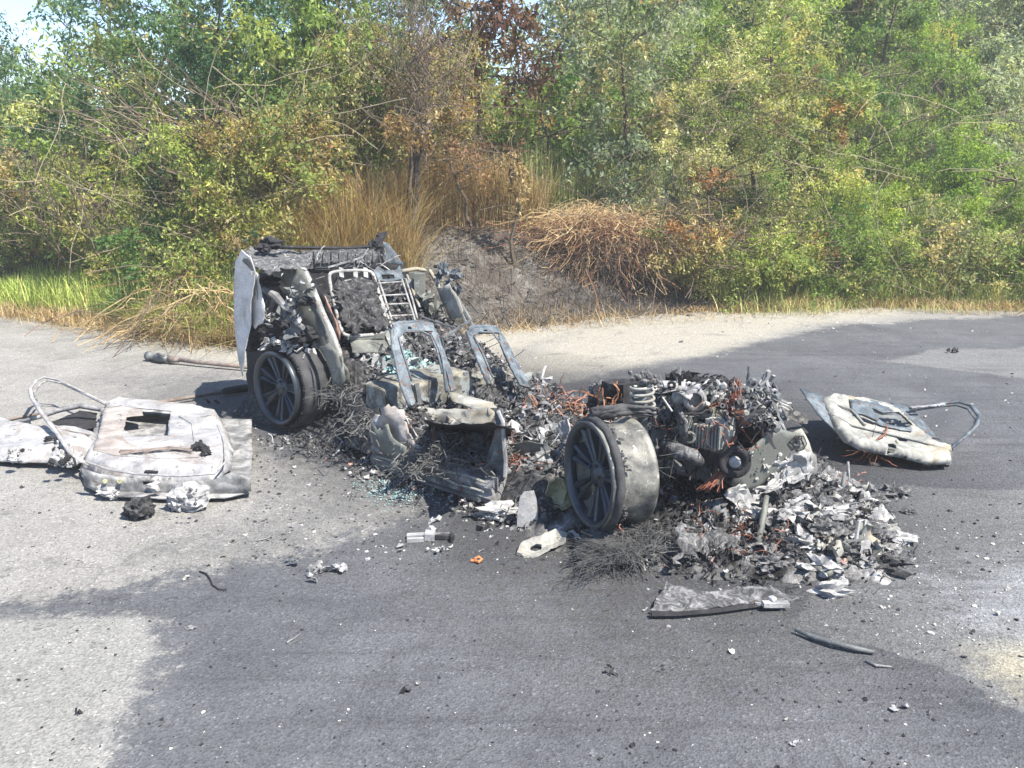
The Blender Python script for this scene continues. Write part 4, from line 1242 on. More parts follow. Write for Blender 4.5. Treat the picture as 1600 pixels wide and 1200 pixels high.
# black sheet blocks light and paints the arch's dark void, wheelhouse plates follow
plate('arch_shade_sheet', 'soot', car_plane(1, .30), [(384, 585), (388, 530), (400, 505), (400, 430), (440, 410), (486, 425), (520, 500), (548, 590), (556, 660), (500, 672), (400, 640)], amp=.02)
plate('wheel_house', 'greygreen', inner, [(424, 424), (446, 412), (478, 424), (494, 466), (518, 522), (546, 584), (543, 604), (526, 596), (512, 566), (498, 540), (478, 520), (462, 492), (450, 466), (436, 448)], dome=lambda d, x, y: min(d, .12) * .35, amp=.012)
plate('wheel_house_patch', 'darksteel', car_plane(1, .24), [(446, 452), (470, 446), (492, 470), (512, 520), (528, 556), (512, 552), (492, 528), (470, 512), (452, 492)], amp=.014)
plate('side_post', 'greygreen', car_plane(1, .12), [(498, 542), (514, 536), (528, 552), (540, 590), (536, 606), (522, 596), (512, 566)], amp=.008, thick=.008)
plate('lower_post', 'bluegrey', car_plane(1, .12), [(520, 560), (534, 556), (538, 596), (528, 600)], amp=.004)
mb = MB()
mb.tube(cps(1, .16, [(478, 424), (490, 450), (505, 488), (520, 520), (532, 552), (536, 596)]), .017, 7, flat=.5)
mb.build('arch_flange', M['framegrey'], car)
plate('scaled_strip', 'redash', car_plane(1, .34), [(496, 458), (506, 462), (520, 490), (532, 520), (533, 534), (522, 530), (508, 500)], amp=.01, rag=.008)
# suspension remains in the arch
mb = MB()
mb.tube(cps(1, .1, [(412, 452), (430, 462), (446, 480), (462, 488)]), [.02, .03, .022, .016], 8)
mb.tube(cps(1, .1, [(430, 462), (424, 480), (416, 498)]), [.02, .013, .012], 6)
mb.tube(cps(1, .1, [(442, 492), (458, 502), (474, 512)]), .018, 6)
mb.each('suspension_arm', M['silver'], car)
mb = MB()
for k in range(14):
    p = CP(rng.uniform(408, 470), rng.uniform(490, 515), 1, rng.uniform(.02, .2))
    flake(mb, p, rng.uniform(.03, .07), rng, 1.2)
mb.build('ash_bits', M['silver'], car, kind='stuff')
mb = MB()
for (x, y, r) in ((405, 520, .10), (440, 518, .11), (470, 522, .10), (395, 540, .07), (478, 470, .05), (420, 440, .06)):
    lump(mb, CP(x, y, 1, .16), r, seed=x, squash=(1.3, 1, .6))
mb.each('charred_lining', M['soot'], car)
# tail: crumpled top, rear beam, black brackets
top_plane = Plane(CP(395, 400, 0, -.72), CP(480, 400, 0, -.72), CP(430, 425, 1, .05))
plate('crumpled_deck', 'ash', top_plane, [(378, 396), (392, 388), (420, 390), (450, 392), (482, 398), (484, 414), (462, 424), (440, 420), (420, 430), (402, 420), (386, 412)], amp=.03, freq=10, thick=.01, res=.025)
mb = MB()
for k in range(40):
    p = top_plane.at(top_plane.hit(rng.uniform(388, 480), rng.uniform(392, 424)), rng.uniform(0, .03))
    flake(mb, p, rng.uniform(.02, .05), rng, .7)
mb.build('ash_flakes', M['whiteash'], car, kind='stuff')
mb = MB()
mb.tube(cps(0, -.8, [(398, 388), (440, 386), (480, 387), (540, 388), (598, 384)]), .016, 6)
mb.tube(cps(0, -.78, [(470, 420), (540, 422), (600, 414)]), .020, 6)
mb.each('rear_rail', M['soot'], car)
mb = MB()
pl = car_plane(0, -.74)
for k in range(9):
    x = 478 + k * 13
    x2 = x + 11
    pxsheet(mb, pl, [(x, 394), (x2, 393), (x2, 409), (x, 411)], res=.03, amp=.006, thick=.012, seed=k)
pxsheet(mb, car_plane(0, -.76), [(470, 391), (603, 388), (602, 416), (472, 419)], res=.05, amp=.006, thick=.006)
mb.build('rear_beam', M['ash'], car)
plate('rear_panel', 'soot', car_plane(0, -.78), [(455, 412), (604, 408), (660, 430), (660, 470), (500, 480), (470, 440)], amp=.02)
mb = MB()
lump(mb, CP(424, 380, 0, -.75), .065, 3, squash=(1.2, 1, .7), amp=.7)
lump(mb, CP(412, 388, 0, -.7), .05, 4, squash=(1, 1, .6), amp=.7)
mb.each('black_lump', M['soot'], car)
mb = MB()
mb.bar(CP(582, 420, 0, -.75), CP(588, 385, 0, -.8), .09, .05)
mb.bar(CP(584, 396, 0, -.8), CP(596, 366, 0, -.85), .07, .035)
mb.bar(CP(590, 370, 0, -.85), CP(604, 364, 0, -.85), .03)
lump(mb, CP(586, 388, 0, -.8), .06, 8, amp=.8)
mb.tube(cps(0, -.7, [(596, 400), (604, 425), (610, 440)]), .012, 5)
mb.build('hinge_bracket', M['soot'], car)
plate('tail_corner', 'bluegrey', car_plane(0, -.85), [(597, 378), (606, 380), (618, 394), (632, 414), (620, 416), (602, 414)], amp=.012, thick=.006)
mb = MB()
mb.bar(CP(512, 418, 0, -.6), CP(566, 402, 0, -.6), .012)
for k in range(14):
    wire(mb, CP(rng.uniform(480, 620), rng.uniform(405, 440), 0, -.6), (rng.gauss(0, 1), rng.gauss(0, 1), rng.gauss(0, .5)), rng.uniform(.1, .3), .004, rng)
mb.build('loose_rods', M['silver'], car, kind='stuff')

# rear seat back frames
rs_pl = Plane(CP(515, 430, 0, -.3), CP(585, 425, 0, -.3), CP(545, 520, 0, .2))
def on(pl, pts, h=0.0):
    return [pl.at(pl.hit(x, y), h) for x, y in pts]
def rounded(pts, k=3):
    for _ in range(2):
        out = []
        for i in range(len(pts)):
            a, b_ = pts[i], pts[(i + 1) % len(pts)]
            out += [a.lerp(b_, .22), a.lerp(b_, .78)]
        pts = out
    return pts
mb = MB().tube(rounded(on(rs_pl, [(533, 520), (513, 434), (518, 424), (577, 422), (585, 432), (606, 512), (598, 522), (546, 526)])), .014, 8, closed=True)
fr = mb.build('rear_seat_frame', M['framegrey'], car, True)
mb = MB()
for x in (534, 556, 572):
    q = on(rs_pl, [(x, 433), (x - 1, 418)], .01)
    mb.bar(q[0], q[1], .035, .02, rs_pl.n)
mb.each('headrest_socket', M['framegrey'], fr)
mb = MB()
mb.tube(on(rs_pl, [(525, 445), (548, 440), (574, 442), (576, 450), (560, 460), (530, 462)], -.02), .008, 5)
mb.tube(on(rs_pl, [(522, 454), (560, 456), (580, 448)], -.03), .008, 5)
for k in range(9):
    a = on(rs_pl, [(rng.uniform(535, 600), rng.uniform(490, 520)), (rng.uniform(535, 600), rng.uniform(490, 520))], -.01)
    mb.bar(a[0], a[1], .009)
mb.build('seat_springs', M['silver'], fr)
q = on(rs_pl, [(540, 522), (598, 520), (606, 512)])
mb = MB(); mb.bar(q[0] - UP * .02, q[1] - UP * .02, .05, .035)
mb.bar(on(rs_pl, [(600, 512)])[0], CP(612, 540, 0, .3), .04, .015)
mb.build('seat_crossbar', M['greygreen'], fr)
plate('seat_pan_plate', 'greygreen', Plane(CP(548, 525, 0, .2), CP(606, 520, 0, .2), CP(560, 545, 0, .3)), [(546, 528), (596, 524), (606, 540), (600, 552), (552, 552)], amp=.01)
# cushion ash behind the frame
plate('burnt_cushion', 'darkash', Plane(on(rs_pl, [(515, 430)], -.05)[0], on(rs_pl, [(585, 425)], -.05)[0], on(rs_pl, [(545, 520)], -.05)[0]), [(520, 440), (582, 435), (602, 512), (545, 518)], amp=.055, freq=16, res=.02, thick=.015, rag=.02)
# second, narrower frame like a ladder
mb = MB()
for a_ in ([(584, 428), (592, 455), (604, 490), (612, 512)], [(589, 430), (600, 462), (612, 500)], [(624, 424), (634, 455), (646, 492), (650, 506)], [(634, 436), (645, 470), (652, 498)]):
    mb.tube(on(rs_pl, a_), .009, 6)
for (x0, y0, x1, y1) in ((588, 443, 628, 440), (594, 462, 634, 460), (600, 476, 640, 474), (606, 494, 646, 492), (610, 506, 650, 503)):
    a_ = on(rs_pl, [(x0, y0), (x1, y1)])
    mb.bar(a_[0], a_[1], .016, .012)
fr2 = mb.build('middle_seat_frame', M['framegrey'], car, True)
plate('frame_head', 'bluegrey', rs_pl, [(583, 424), (590, 417), (600, 424), (618, 423), (624, 416), (630, 436), (606, 442), (590, 438)], parent=fr2, holes=[[(595, 430), (615, 429), (616, 436), (597, 438)]], amp=.004, thick=.02)
# third frame at the far side
mb = MB()
far_pl = Plane(CP(640, 430, 0, -.3), CP(700, 425, 0, -.3), CP(680, 500, 0, .1))
mb.tube(on(far_pl, [(628, 424), (650, 420), (672, 424), (682, 440), (694, 470), (702, 500)]), .018, 7)
mb.tube(on(far_pl, [(636, 430), (648, 462), (656, 480)]), .012, 6)
mb.build('far_seat_frame', M['cream'], car, True)
mb = MB()
mb.box(on(far_pl, [(648, 430)])[0], (.09, .05, .05)); mb.box(on(far_pl, [(668, 424)])[0], (.03, .03, .06))
mb.box(on(far_pl, [(652, 450)], -.05)[0], (.08, .10, .16))
mb.lathe([(0, 0), (.05, 0), (.055, .02), (.03, .04), (0, .04)], wheel_matrix(on(far_pl, [(644, 442)], .03)[0], -CB + CA), 16)
mb.each('belt_reel', M['greygreen'], car)
plate('far_side_panel', 'cream', car_plane(1, 1.45), [(684, 452), (704, 444), (712, 460), (724, 486), (720, 496), (704, 500), (696, 480)], amp=.018, thick=.006)
mb = MB()
for (x, y, s) in ((690, 416, .05), (700, 424, .07), (708, 436, .06), (704, 448, .05), (714, 450, .05), (686, 428, .04)):
    crumple(mb, CP(x, y, 1, 1.6), s, rng, 8, .8)
mb.build('far_side_skin', M['bluegrey'], car, kind='stuff')
mb = MB()
for (x, y, s) in ((668, 462, .06), (676, 474, .07), (684, 486, .05), (662, 480, .05)):
    crumple(mb, CP(x, y, 1, 1.35), s, rng, 8, .8)
mb.build('far_side_lining', M['greygreen'], car, kind='stuff')
mb = MB()
mb.tube(cps(1, 1.62, [(708, 456), (722, 480), (734, 500), (738, 515)]), .02, 6)
mb.tube(cps(1, 1.55, [(700, 446), (716, 478), (728, 505)]), .014, 6)
mb.each('far_sill', M['darksteel'], car)
mb = MB()
mb.tube(cps(1, .95, [(650, 500), (668, 505), (690, 530), (696, 560), (698, 600), (704, 622)]), .008, 5)
mb.tube(cps(1, .95, [(660, 495), (690, 506), (712, 512)]), .008, 5)
mb.bar(CP(692, 528, 1, 1.0), CP(736, 500, 1, 1.3), .022, .012)
mb.each('cable_pipe', M['darksteel'], car)

# front seat frames, bluish pressed steel
def seat(outer, innr, top, sideplates, label=None):
    pl = Plane(CP(*outer[2], 0, .92), CP(*outer[-3], 0, .92), CP(*outer[0], 0, 1.2))
    nrm = 1 if pl.n.dot(-ray(680, 560)) > 0 else -1
    mb = MB()
    mb.tube(on(pl, outer), .012, 8)
    f = mb.build('front_seat_frame', M['bluegrey'], car, True)
    mb = MB()
    mb.tube(on(pl, innr, .01 * nrm), .007, 6)
    mb.build('inner_rail', M['bluegrey'], f, True)
    pxsheet(MB(), pl, top, [[(top[0][0] + 24, top[0][1] + 4), (top[0][0] + 30, top[0][1] + 4), (top[0][0] + 30, top[0][1] + 8), (top[0][0] + 24, top[0][1] + 8)]], thick=.014, amp=.006, res=.025).build('head_plate', M['bluegrey'], f, False)
    for s in sideplates:
        pxsheet(MB(), pl, s, thick=.012, amp=.008, res=.025).build('side_plate', M['bluegrey'], f, False)
    return f
s1_ = seat([(640, 634), (626, 600), (614, 545), (612, 518), (620, 506), (652, 502), (672, 507), (684, 525), (692, 560), (698, 612)],
           [(642, 596), (630, 556), (622, 528), (632, 520), (658, 519), (672, 526), (682, 548), (690, 584)],
           [(613, 508), (622, 503), (654, 501), (676, 506), (680, 518), (660, 518), (636, 519), (622, 526), (615, 522)],
           [[(612, 520), (622, 524), (630, 556), (642, 600), (648, 632), (638, 636), (624, 590), (615, 552)], [(676, 512), (686, 530), (704, 575), (712, 608), (704, 612), (694, 574), (682, 542), (674, 522)]])
s2_ = seat([(764, 600), (750, 570), (736, 535), (730, 520), (738, 512), (760, 510), (776, 511), (786, 530), (802, 566), (818, 600)],
           [(768, 590), (756, 560), (740, 528), (746, 520), (768, 521), (780, 536), (796, 572)],
           [(731, 512), (740, 508), (762, 508), (776, 511), (781, 520), (764, 521), (748, 521), (738, 526), (733, 522)],
           [[(732, 522), (740, 526), (756, 562), (766, 592), (758, 594), (746, 564), (736, 540)], [(778, 514), (788, 528), (806, 562), (822, 590), (826, 606), (812, 602), (796, 572), (782, 540)]])
# scorched tank and tunnel under the seats
def ribbed_box(a0, a1, b0, b1, z0, z1, ribs, amp=.012, taper=.06):
    mb = MB()
    n1, n2 = 10, max(6, int((b1 - b0) / .04))
    o = CW(0, 0, 0)
    # front face and top as one bent sheet with pressed ribs
    def f(uv, h_):
        s, b = uv
        rib = .018 * math.cos(b * ribs * 6.283)
        if s < z1 - z0:
            p = CW(a1 + rib + h_ - taper * (s / (z1 - z0)), b, z0 + s)
        else:
            p = CW(a1 - taper - (s - (z1 - z0)), b, z1 + rib * .5 + h_)
        return p
    S = (z1 - z0) + (a1 - a0)
    sheet(mb, [(0, b0), (S, b0), (S, b1), (0, b1)], f, res=.035, thick=.008, amp=amp, freq=7, rag=.003)
    for b, sg in ((b0, -1), (b1, 1)):
        sheet(mb, [(a0, z0), (a1, z0), (a1 - taper, z1), (a0, z1)], lambda uv, h_: CW(uv[0], b, uv[1]), res=.05, thick=.008, amp=amp, freq=7)
    return mb
ribbed_box(.74, .98, .13, .31, .08, .46, 9).build('fuel_tank_end', M['beige'], car, False)
tk = ribbed_box(.68, 1.02, .35, .86, .05, .46, 5).build('fuel_tank', M['beige'], car, False)
mb = MB()
for b in (.16, .36, .62, .80):
    mb.bar(CW(1.03 + .02, b, .05), CW(.965, b, .47), .035, .008, CA)
mb.each('tank_strap', M['darksteel'], tk)
mb = MB()
for z in (.14, .20, .26):
    mb.bar(CW(1.06 - z * .1, .44, z), CW(1.06 - z * .1, .60, z), .012, .012)
mb.each('tank_rib', M['beige'], tk)
ribbed_box(.66, 1.02, .95, 1.22, .05, .40, 6).build('tunnel', M['beige'], car, False)
ribbed_box(.68, 1.02, 1.28, 1.5, .05, .34, 6).build('far_floor_box', M['beige'], car, False)
# seat runners and crossmember
cm_pl = Plane(P(655, 640, .30), P(765, 655, .30), P(700, 668, .22))
plate('seat_crossmember', 'cream', cm_pl, [(652, 634), (700, 641), (762, 637), (774, 644), (768, 662), (730, 668), (700, 664), (668, 652)], dome=lambda d, x, y: min(d, .04) * .8, amp=.01, thick=.01)
plate('seat_runner', 'cream', Plane(P(704, 618, .36), P(770, 636, .34), P(704, 630, .34)), [(702, 612), (716, 616), (770, 630), (776, 638), (740, 640), (706, 628)], amp=.008, thick=.01)
mb = MB()
mb.tube([P(624, 630, .34), P(636, 655, .28), P(662, 668, .22), P(690, 662, .22)], .012, 6)
mb.tube([P(630, 640, .3), P(645, 668, .25), P(672, 676, .2)], .009, 6)
mb.each('seat_rail', M['silver'], car)
plate('gap_shade_sheet', 'soot', Plane(P(665, 668, .16), P(790, 680, .16), P(700, 668, .27)), [(660, 655), (700, 664), (770, 660), (800, 670), (796, 690), (740, 678), (680, 676)], amp=.01)  # black sheet stands in for the dark shade under the crossmember
# sill and door posts on the near side
mb = MB()
def sill_sec(a):
    n_ = noise.noise(Vector((a * 3, 1, 2))) * .02
    return [(-.04, .03), (-.05, .07), (-.03, .085), (-.045, .12), (-.02, .165 + n_), (.05, .185 + n_), (.09, .15), (.10, .05), (.03, .02)]
xs = np.linspace(.98, 2.02, 26)
vs, fs = [], []
for k, a in enumerate(xs):
    for (b, z) in sill_sec(a):
        p = CW(a, b, z) + noise.noise_vector(Vector((a * 9, b * 20, z * 20))) * .008
        vs.append(p)
K = len(sill_sec(0))
for k in range(len(xs) - 1):
    for j in range(K):
        j2 = (j + 1) % K
        fs.append((k * K + j, k * K + j2, (k + 1) * K + j2, (k + 1) * K + j))
fs += [tuple(range(K)), tuple((len(xs) - 1) * K + j for j in range(K))]
mb.add(vs, fs).build('sill', M['silver'], car)
mb = MB().bar(CW(1.02, -.055, .035), CW(1.95, -.06, .045), .03, .014)
mb.build('sill_flange', M['darksteel'], car)
mb = MB()
mb.tube([CW(a, -.058 + .006 * math.sin(a * 9), .10 + .006 * math.sin(a * 17)) for a in np.linspace(1.05, 1.98, 14)], .007, 5)
mb.tube([CW(a, -.05 + .006 * math.sin(a * 7), .15 + .008 * math.sin(a * 11)) for a in np.linspace(1.2, 1.98, 12)], .008, 5)
mb.each('sill_groove', M['cream'], car)
mb = MB()
for k in range(260):
    a = rng.uniform(1.0, 2.0)
    flake(mb, CW(a, rng.uniform(-.02, .10), .18 + rng.random() * .03), rng.uniform(.008, .03), rng, 1)
mb.build('sill_flakes', M['ash'], car, kind='stuff')
plate('centre_post', 'pinkwhite', car_plane(1, -.02), [(578, 664), (582, 646), (590, 650), (597, 634), (610, 632), (624, 642), (634, 668), (648, 684), (664, 708), (640, 722), (612, 716), (590, 704), (580, 684)], amp=.045, freq=7, thick=.008, res=.02, rag=.012)
plate('post_inner', 'silver', car_plane(1, .10), [(610, 640), (626, 640), (640, 662), (654, 694), (668, 716), (650, 712), (636, 690), (622, 664)], amp=.018, freq=9, thick=.008)
plate('post_base', 'greygreen', car_plane(1, -.06), [(580, 660), (590, 672), (606, 664), (612, 684), (636, 700), (632, 716), (600, 712), (584, 696)], holes=[[(594, 668), (599, 668), (599, 673), (594, 673)]], amp=.012, thick=.008)
plate('front_post', 'bluegrey', car_plane(1, .02), [(772, 642), (783, 640), (788, 680), (791, 730), (786, 752), (742, 752), (748, 742), (764, 722), (774, 700), (776, 670)], amp=.012, thick=.01, dome=lambda d, x, y: -min(d, .05) * .8)
plate('post_shadow_side', 'darksteel', car_plane(1, .10), [(776, 660), (780, 660), (782, 700), (776, 740), (748, 744), (762, 716), (772, 690)], amp=.014, thick=.01)  # darker steel puts the post's shaded side into colour
mb = MB()
mb.tube(cps(1, 0, [(778, 642), (786, 660), (787, 690), (790, 720), (789, 745)]), .012, 6)
mb.build('post_flange', M['silver'], car)
# drum and wires on the front floor
mb = MB()
mb.lathe([(0, 0), (.055, 0), (.062, .01), (.062, .03), (.05, .05), (.02, .055), (0, .055)], wheel_matrix(P(744, 692, .2), Vector((-.3, -.8, .5))), 20)
mb.tube([P(752, 700, .2), P(748, 720, .14), P(742, 738, .10), P(750, 752, .05)], [.015, .010, .012, .014], 6)
mb.build('burnt_motor', M['darksteel'], car)
# crumpled thin metal and foil over the floor and in the arch
for nm_, mt_, n_ in (('crumpled_foil', 'silver', 34), ('crumpled_foil', 'ash', 40), ('crumpled_foil', 'darksteel', 30), ('crumpled_foil', 'whiteash', 16)):
    mb = MB()
    for k in range(n_):
        a = rng.uniform(-.65, 2.2); b = rng.uniform(.08, 1.6)
        if a < .7 and b < .36: b += .4
        crumple(mb, CW(a, b, hcar(a, b) + .02), rng.uniform(.025, .075), rng, 6, rng.uniform(.3, 1))
    mb.build(nm_, M[mt_], car, kind='stuff')
mb = MB()
for k in range(16):
    crumple(mb, CP(rng.uniform(404, 484), rng.uniform(430, 525), 1, rng.uniform(.05, .24)), rng.uniform(.03, .08), rng, 6, rng.uniform(.3, .9))
mb.build('arch_scraps', M['darksteel'], car, kind='stuff')
mb = MB()
for k in range(6):
    crumple(mb, CP(rng.uniform(404, 484), rng.uniform(430, 525), 1, rng.uniform(.0, .2)), rng.uniform(.02, .05), rng, 6, rng.uniform(.3, .9))
mb.build('arch_scraps', M['silver'], car, kind='stuff')
# orange wires
mb = MB()
for (x, y, n_, L, z) in ((692, 700, 16, .16, .18), (800, 700, 22, .25, .16), (630, 656, 14, .14, .3), (855, 628, 24, .22, .22), (900, 625, 14, .15, .3), (600, 696, 8, .15, .06), (724, 745, 6, .16, .12)):
    for k in range(n_):
        wire(mb, P(x + rng.gauss(0, 6), y + rng.gauss(0, 4), z), (rng.gauss(0, .6), rng.gauss(0, .6), rng.gauss(-.4, .8)), L * rng.uniform(.5, 1.2), .0032, rng, 6, .5)
for k in range(16):
    a = P(812 + rng.gauss(0, 5), 720 + rng.gauss(0, 4), .18); b_ = P(770 + rng.gauss(0, 14), 768 + rng.gauss(0, 6), .02)
    arch(mb, a, b_, rng.uniform(-.01, .04), .0035, rng, 5)
mb.build('copper_wires', M['copper'], car, kind='stuff')
mb = MB()
for k in range(12):
    arch(mb, P(rng.uniform(800, 840), rng.uniform(634, 650), .2), P(rng.uniform(880, 960), rng.uniform(636, 655), .25), .02, .004, rng)
mb.build('wire_loom', M['redcane'], car, kind='stuff')

# clutter over the charred floor
mbs = {k: MB() for k in ('darksteel', 'silver', 'whiteash', 'ash', 'soot', 'redash', 'teal', 'darkash')}
for k in range(3000):
    a = rng.uniform(-.72, 2.3); b = rng.uniform(.05, 1.64)
    if a < .75 and b < .34: continue
    p = CW(a, b, hcar(a, b) + rng.uniform(0, .035))
    m_ = rng.choices(['darksteel', 'silver', 'whiteash', 'ash', 'soot', 'redash', 'darkash'], [3, 2, 1.3, 6, 2.5, .7, 6])[0]
    t = rng.random()
    if t < .62: flake(mbs[m_], p, rng.uniform(.008, .036), rng, .9)
    elif t < .82: chunk(mbs[m_], p, rng.uniform(.008, .028), rng)
    elif t < .93: bent(mbs[m_], p, (rng.gauss(0, 1), rng.gauss(0, 1), rng.gauss(0, .5)), rng.uniform(.06, .22), rng.uniform(.005, .012), rng)
    else: wire(mbs[m_], p, (rng.gauss(0, 1), rng.gauss(0, 1), rng.gauss(.2, .5)), rng.uniform(.1, .3), .003, rng)
for k in range(260):
    p = P(rng.uniform(625, 690), rng.uniform(530, 560), .0); b = rng.uniform(.45, .9); a = rng.uniform(.35, .62)
    flake(mbs['teal'], CW(a, b, hcar(a, b) + .03), rng.uniform(.01, .035), rng)
# fibrous mats: near rear corner by the wheel and front floor
def mat_clump(key, cx, cy, z, sx, sy, n_, L, parent_mb=None):
    for k in range(n_):
        p = P(cx + rng.gauss(0, sx), cy + rng.gauss(0, sy), max(.02, z + rng.gauss(0, .03)))
        wire(parent_mb, p, (rng.gauss(0, 1), rng.gauss(0, 1), rng.gauss(-.1, .4)), L * rng.uniform(.5, 1.3), .0035, rng, 4, .6)
fib = MB()
mat_clump('', 550, 605, .32, 24, 12, 620, .12, fib)
mat_clump('', 575, 650, .22, 20, 14, 500, .12, fib)
mat_clump('', 710, 700, .20, 36, 14, 900, .10, fib)
mat_clump('', 660, 725, .16, 22, 8, 260, .08, fib)
mat_clump('', 870, 610 + 60, .15, 40, 20, 420, .10, fib)
fib.build('charred_fibre', M['cord'], car, kind='stuff')
mb = MB()
for (x, y, z, r) in ((545, 615, .26, .13), (575, 640, .20, .12), (590, 618, .26, .08), (520, 600, .26, .08), (560, 668, .08, .10), (690, 690, .15, .13), (725, 705, .16, .12), (665, 680, .15, .10), (700, 718, .14, .08), (640, 722, .08, .06), (745, 735, .10, .07), (805, 615, .2, .10), (825, 640, .15, .12), (795, 640, .18, .09)):
    lump(mb, P(x, y, z), r, x, squash=(1.2, 1, .6), amp=.6)
mb.each('charred_lump', M['darkash'], car)
for k_, b_ in mbs.items():
    if b_.v:
        b_.build({'whiteash': 'white_flakes', 'ash': 'grey_flakes', 'soot': 'black_char', 'redash': 'reddish_scale', 'teal': 'glass_crumbs', 'silver': 'metal_scraps', 'darksteel': 'steel_scraps', 'darkash': 'dark_flakes'}[k_], M[k_], car, kind='stuff')

# ------------------------------------------------------------------ front wheel
fc = CP(922, 742, 1, 0.0)
FN = Vector((-.93, -.37, 0.02))
FWt, fm, fh = make_wheel('front_wheel', fc, FN, .268, None, 'bare dark spoked wheel with scorched alloy barrel standing at the front', spin=.25)
mb = MB()   # melted tyre bead over the top and puddled at the foot
def wob2(p, an):
    k = noise.noise(Vector((math.cos(an) * 4, math.sin(an) * 4, p.z * 12)))
    return Vector((p.x * (1 + .03 * k), p.y * (1 + .03 * k), p.z + .01 * k))
mb.lathe([(.272, .0), (.288, -.012), (.290, -.035), (.262, -.055), (.254, -.04), (.262, -.01)], fm, 64, wob2, close_profile=True)
tb = mb.build('tyre_bead', M['rubber'], FWt, True)
mb = MB()
for k in range(60):
    a = math.radians(rng.uniform(-75, 80)); r = .262 + rng.random() * .01
    chunk(mb, fm @ Vector((math.cos(a) * r, math.sin(a) * r, -.04 - .045 * rng.random())), rng.uniform(.006, .016), rng)
mb.build('melted_rubber', M['rubber'], FWt, kind='stuff')
mb = MB()
for k in range(13):
    pts = []
    for j in range(7):
        t = j / 6
        a = math.radians(100 - 14 * t + rng.gauss(0, 2)); r = .285 + .012 * math.sin(t * 3) + k * .003
        pts.append(fm @ Vector((math.cos(a) * r, math.sin(a) * r, -.02 - t * (.30 + .05 * rng.random()))))
    mb.tube(pts, [.016, .018, .016, .014, .012, .008, .004], 5)
mb.build('tyre_strip', M['rubber'], FWt, True)
mb = MB()
lump(mb, P(950, 862, .03), .14, 5, squash=(1.2, .7, .35), amp=.5)
lump(mb, P(935, 845, .05), .10, 6, squash=(1, .7, .6), amp=.4)
lump(mb, P(975, 838, .02), .15, 7, squash=(1.3, .7, .3), amp=.5)
mb.each('rubber_foot', M['rubber'], FWt, True)
mb = MB()
for k in range(1900):
    t = rng.random()
    x = 930 + 130 * t + rng.gauss(0, 14); y = 868 - 40 * t + rng.gauss(0, 12)
    p = P(x, y, .01 + rng.random() * .10)
    fd = noise.noise_vector(Vector((p.x, p.y, 0)) * 5) * 1.6
    wire(mb, p, (fd.x - .2 + rng.gauss(0, .3), fd.y - .35 + rng.gauss(0, .3), abs(fd.z) * .15 + rng.gauss(.0, .12)), rng.uniform(.05, .17), .0012, rng, 5, .3, sag=.12)
for k in range(46):
    g = P(985 + rng.gauss(0, 22), 850 + rng.gauss(0, 9)); R_ = rng.uniform(.10, .26); a0 = rng.uniform(0, 6.28); tl = rng.uniform(-.25, .25)
    mb.tube([Vector((g.x + math.cos(a0 + t) * R_, g.y + math.sin(a0 + t) * R_ * .6, .02 + .04 * rng.random() + abs(math.sin(a0 + t)) * .05)) for t in np.linspace(0, rng.uniform(1.5, 4.5), 12)], .0016, 3, caps=False)
for k in range(420):
    p = P(1010 + rng.gauss(0, 30), 690 + rng.gauss(0, 16), .30 + rng.gauss(0, .05))
    wire(mb, p, (rng.gauss(.3, .7), rng.gauss(-.3, .7), rng.gauss(-.5, .5)), rng.uniform(.06, .2), .0014, rng, 4, .3)
mb.build('steel_cord', M['cord'], FWt, kind='stuff')

# ------------------------------------------------------------------ engine
eng = thing('engine', CW(2.8, .9, 0), 'burnt engine block with pulley, pipes and wires, lying behind the front wheel', 'engine')
def E(px, py, b=.8):
    return CP(px, py, 1, b)
def cyl(mb, px, py, b, n, r, L, seg=20, hollow=None):
    m = wheel_matrix(E(px, py, b), n)
    if hollow:
        prof = [(hollow, 0), (r * .92, .0), (r, -.008), (r, -L), (0, -L), (0, -L * .5), (hollow, -L * .5)]
    else:
        prof = [(0, 0), (r * .9, 0), (r, -r * .1), (r, -L), (0, -L)]
    mb.lathe(prof, m, seg)
toward = Vector((-.35, -.85, .25))
def blockx(mb, px, py, b, s, seed=0, rot=0.0, amp=.012):
    c = E(px, py, b)
    bm = bmesh.new()
    bmesh.ops.create_cube(bm, size=1)
    bmesh.ops.subdivide_edges(bm, edges=bm.edges[:], cuts=4, use_grid_fill=True)
    Rm = Matrix((CA, CB, UP)).transposed() @ Matrix.Rotation(rot, 3, 'Y')
    vs = []
    for v in bm.verts:
        q = Vector((v.co.x * s[0], v.co.y * s[1], v.co.z * s[2]))
        q = Rm @ q + c
        q += noise.noise_vector(q * 14 + Vector((seed, 0, 0))) * amp + noise.noise_vector(q * 40 + Vector((seed, 0, 0))) * amp * .5
        vs.append(q)
    mb.add(vs, [tuple(v.index for v in f.verts) for f in bm.faces])
    bm.free()
mb = MB()
blockx(mb, 1095, 690, .75, (.42, .34, .30), 1)
blockx(mb, 1150, 690, .95, (.26, .34, .34), 2)
mb.build('engine_block', M['darksteel'], eng)
mb = MB()
blockx(mb, 1105, 680, .55, (.20, .10, .12), 3)
blockx(mb, 1124, 678, .56, (.10, .12, .16), 4)
for k in range(9):
    c = E(1085 + k * 5, 680 + k * .5, .49)
    mb.bar(c - UP * .06, c + UP * .06, .010, .03, CB)
mb.build('cylinder_head', M['cream'], eng)
mb = MB()
blockx(mb, 1078, 652, .55, (.10, .10, .12), 5); blockx(mb, 1095, 640, .6, (.16, .10, .06), 6); blockx(mb, 1060, 700, .5, (.12, .10, .10), 7); blockx(mb, 1075, 668, .5, (.06, .06, .14), 8)
cyl(mb, 1078, 655, .5, UP, .035, .10); cyl(mb, 1094, 650, .52, UP, .05, .07)
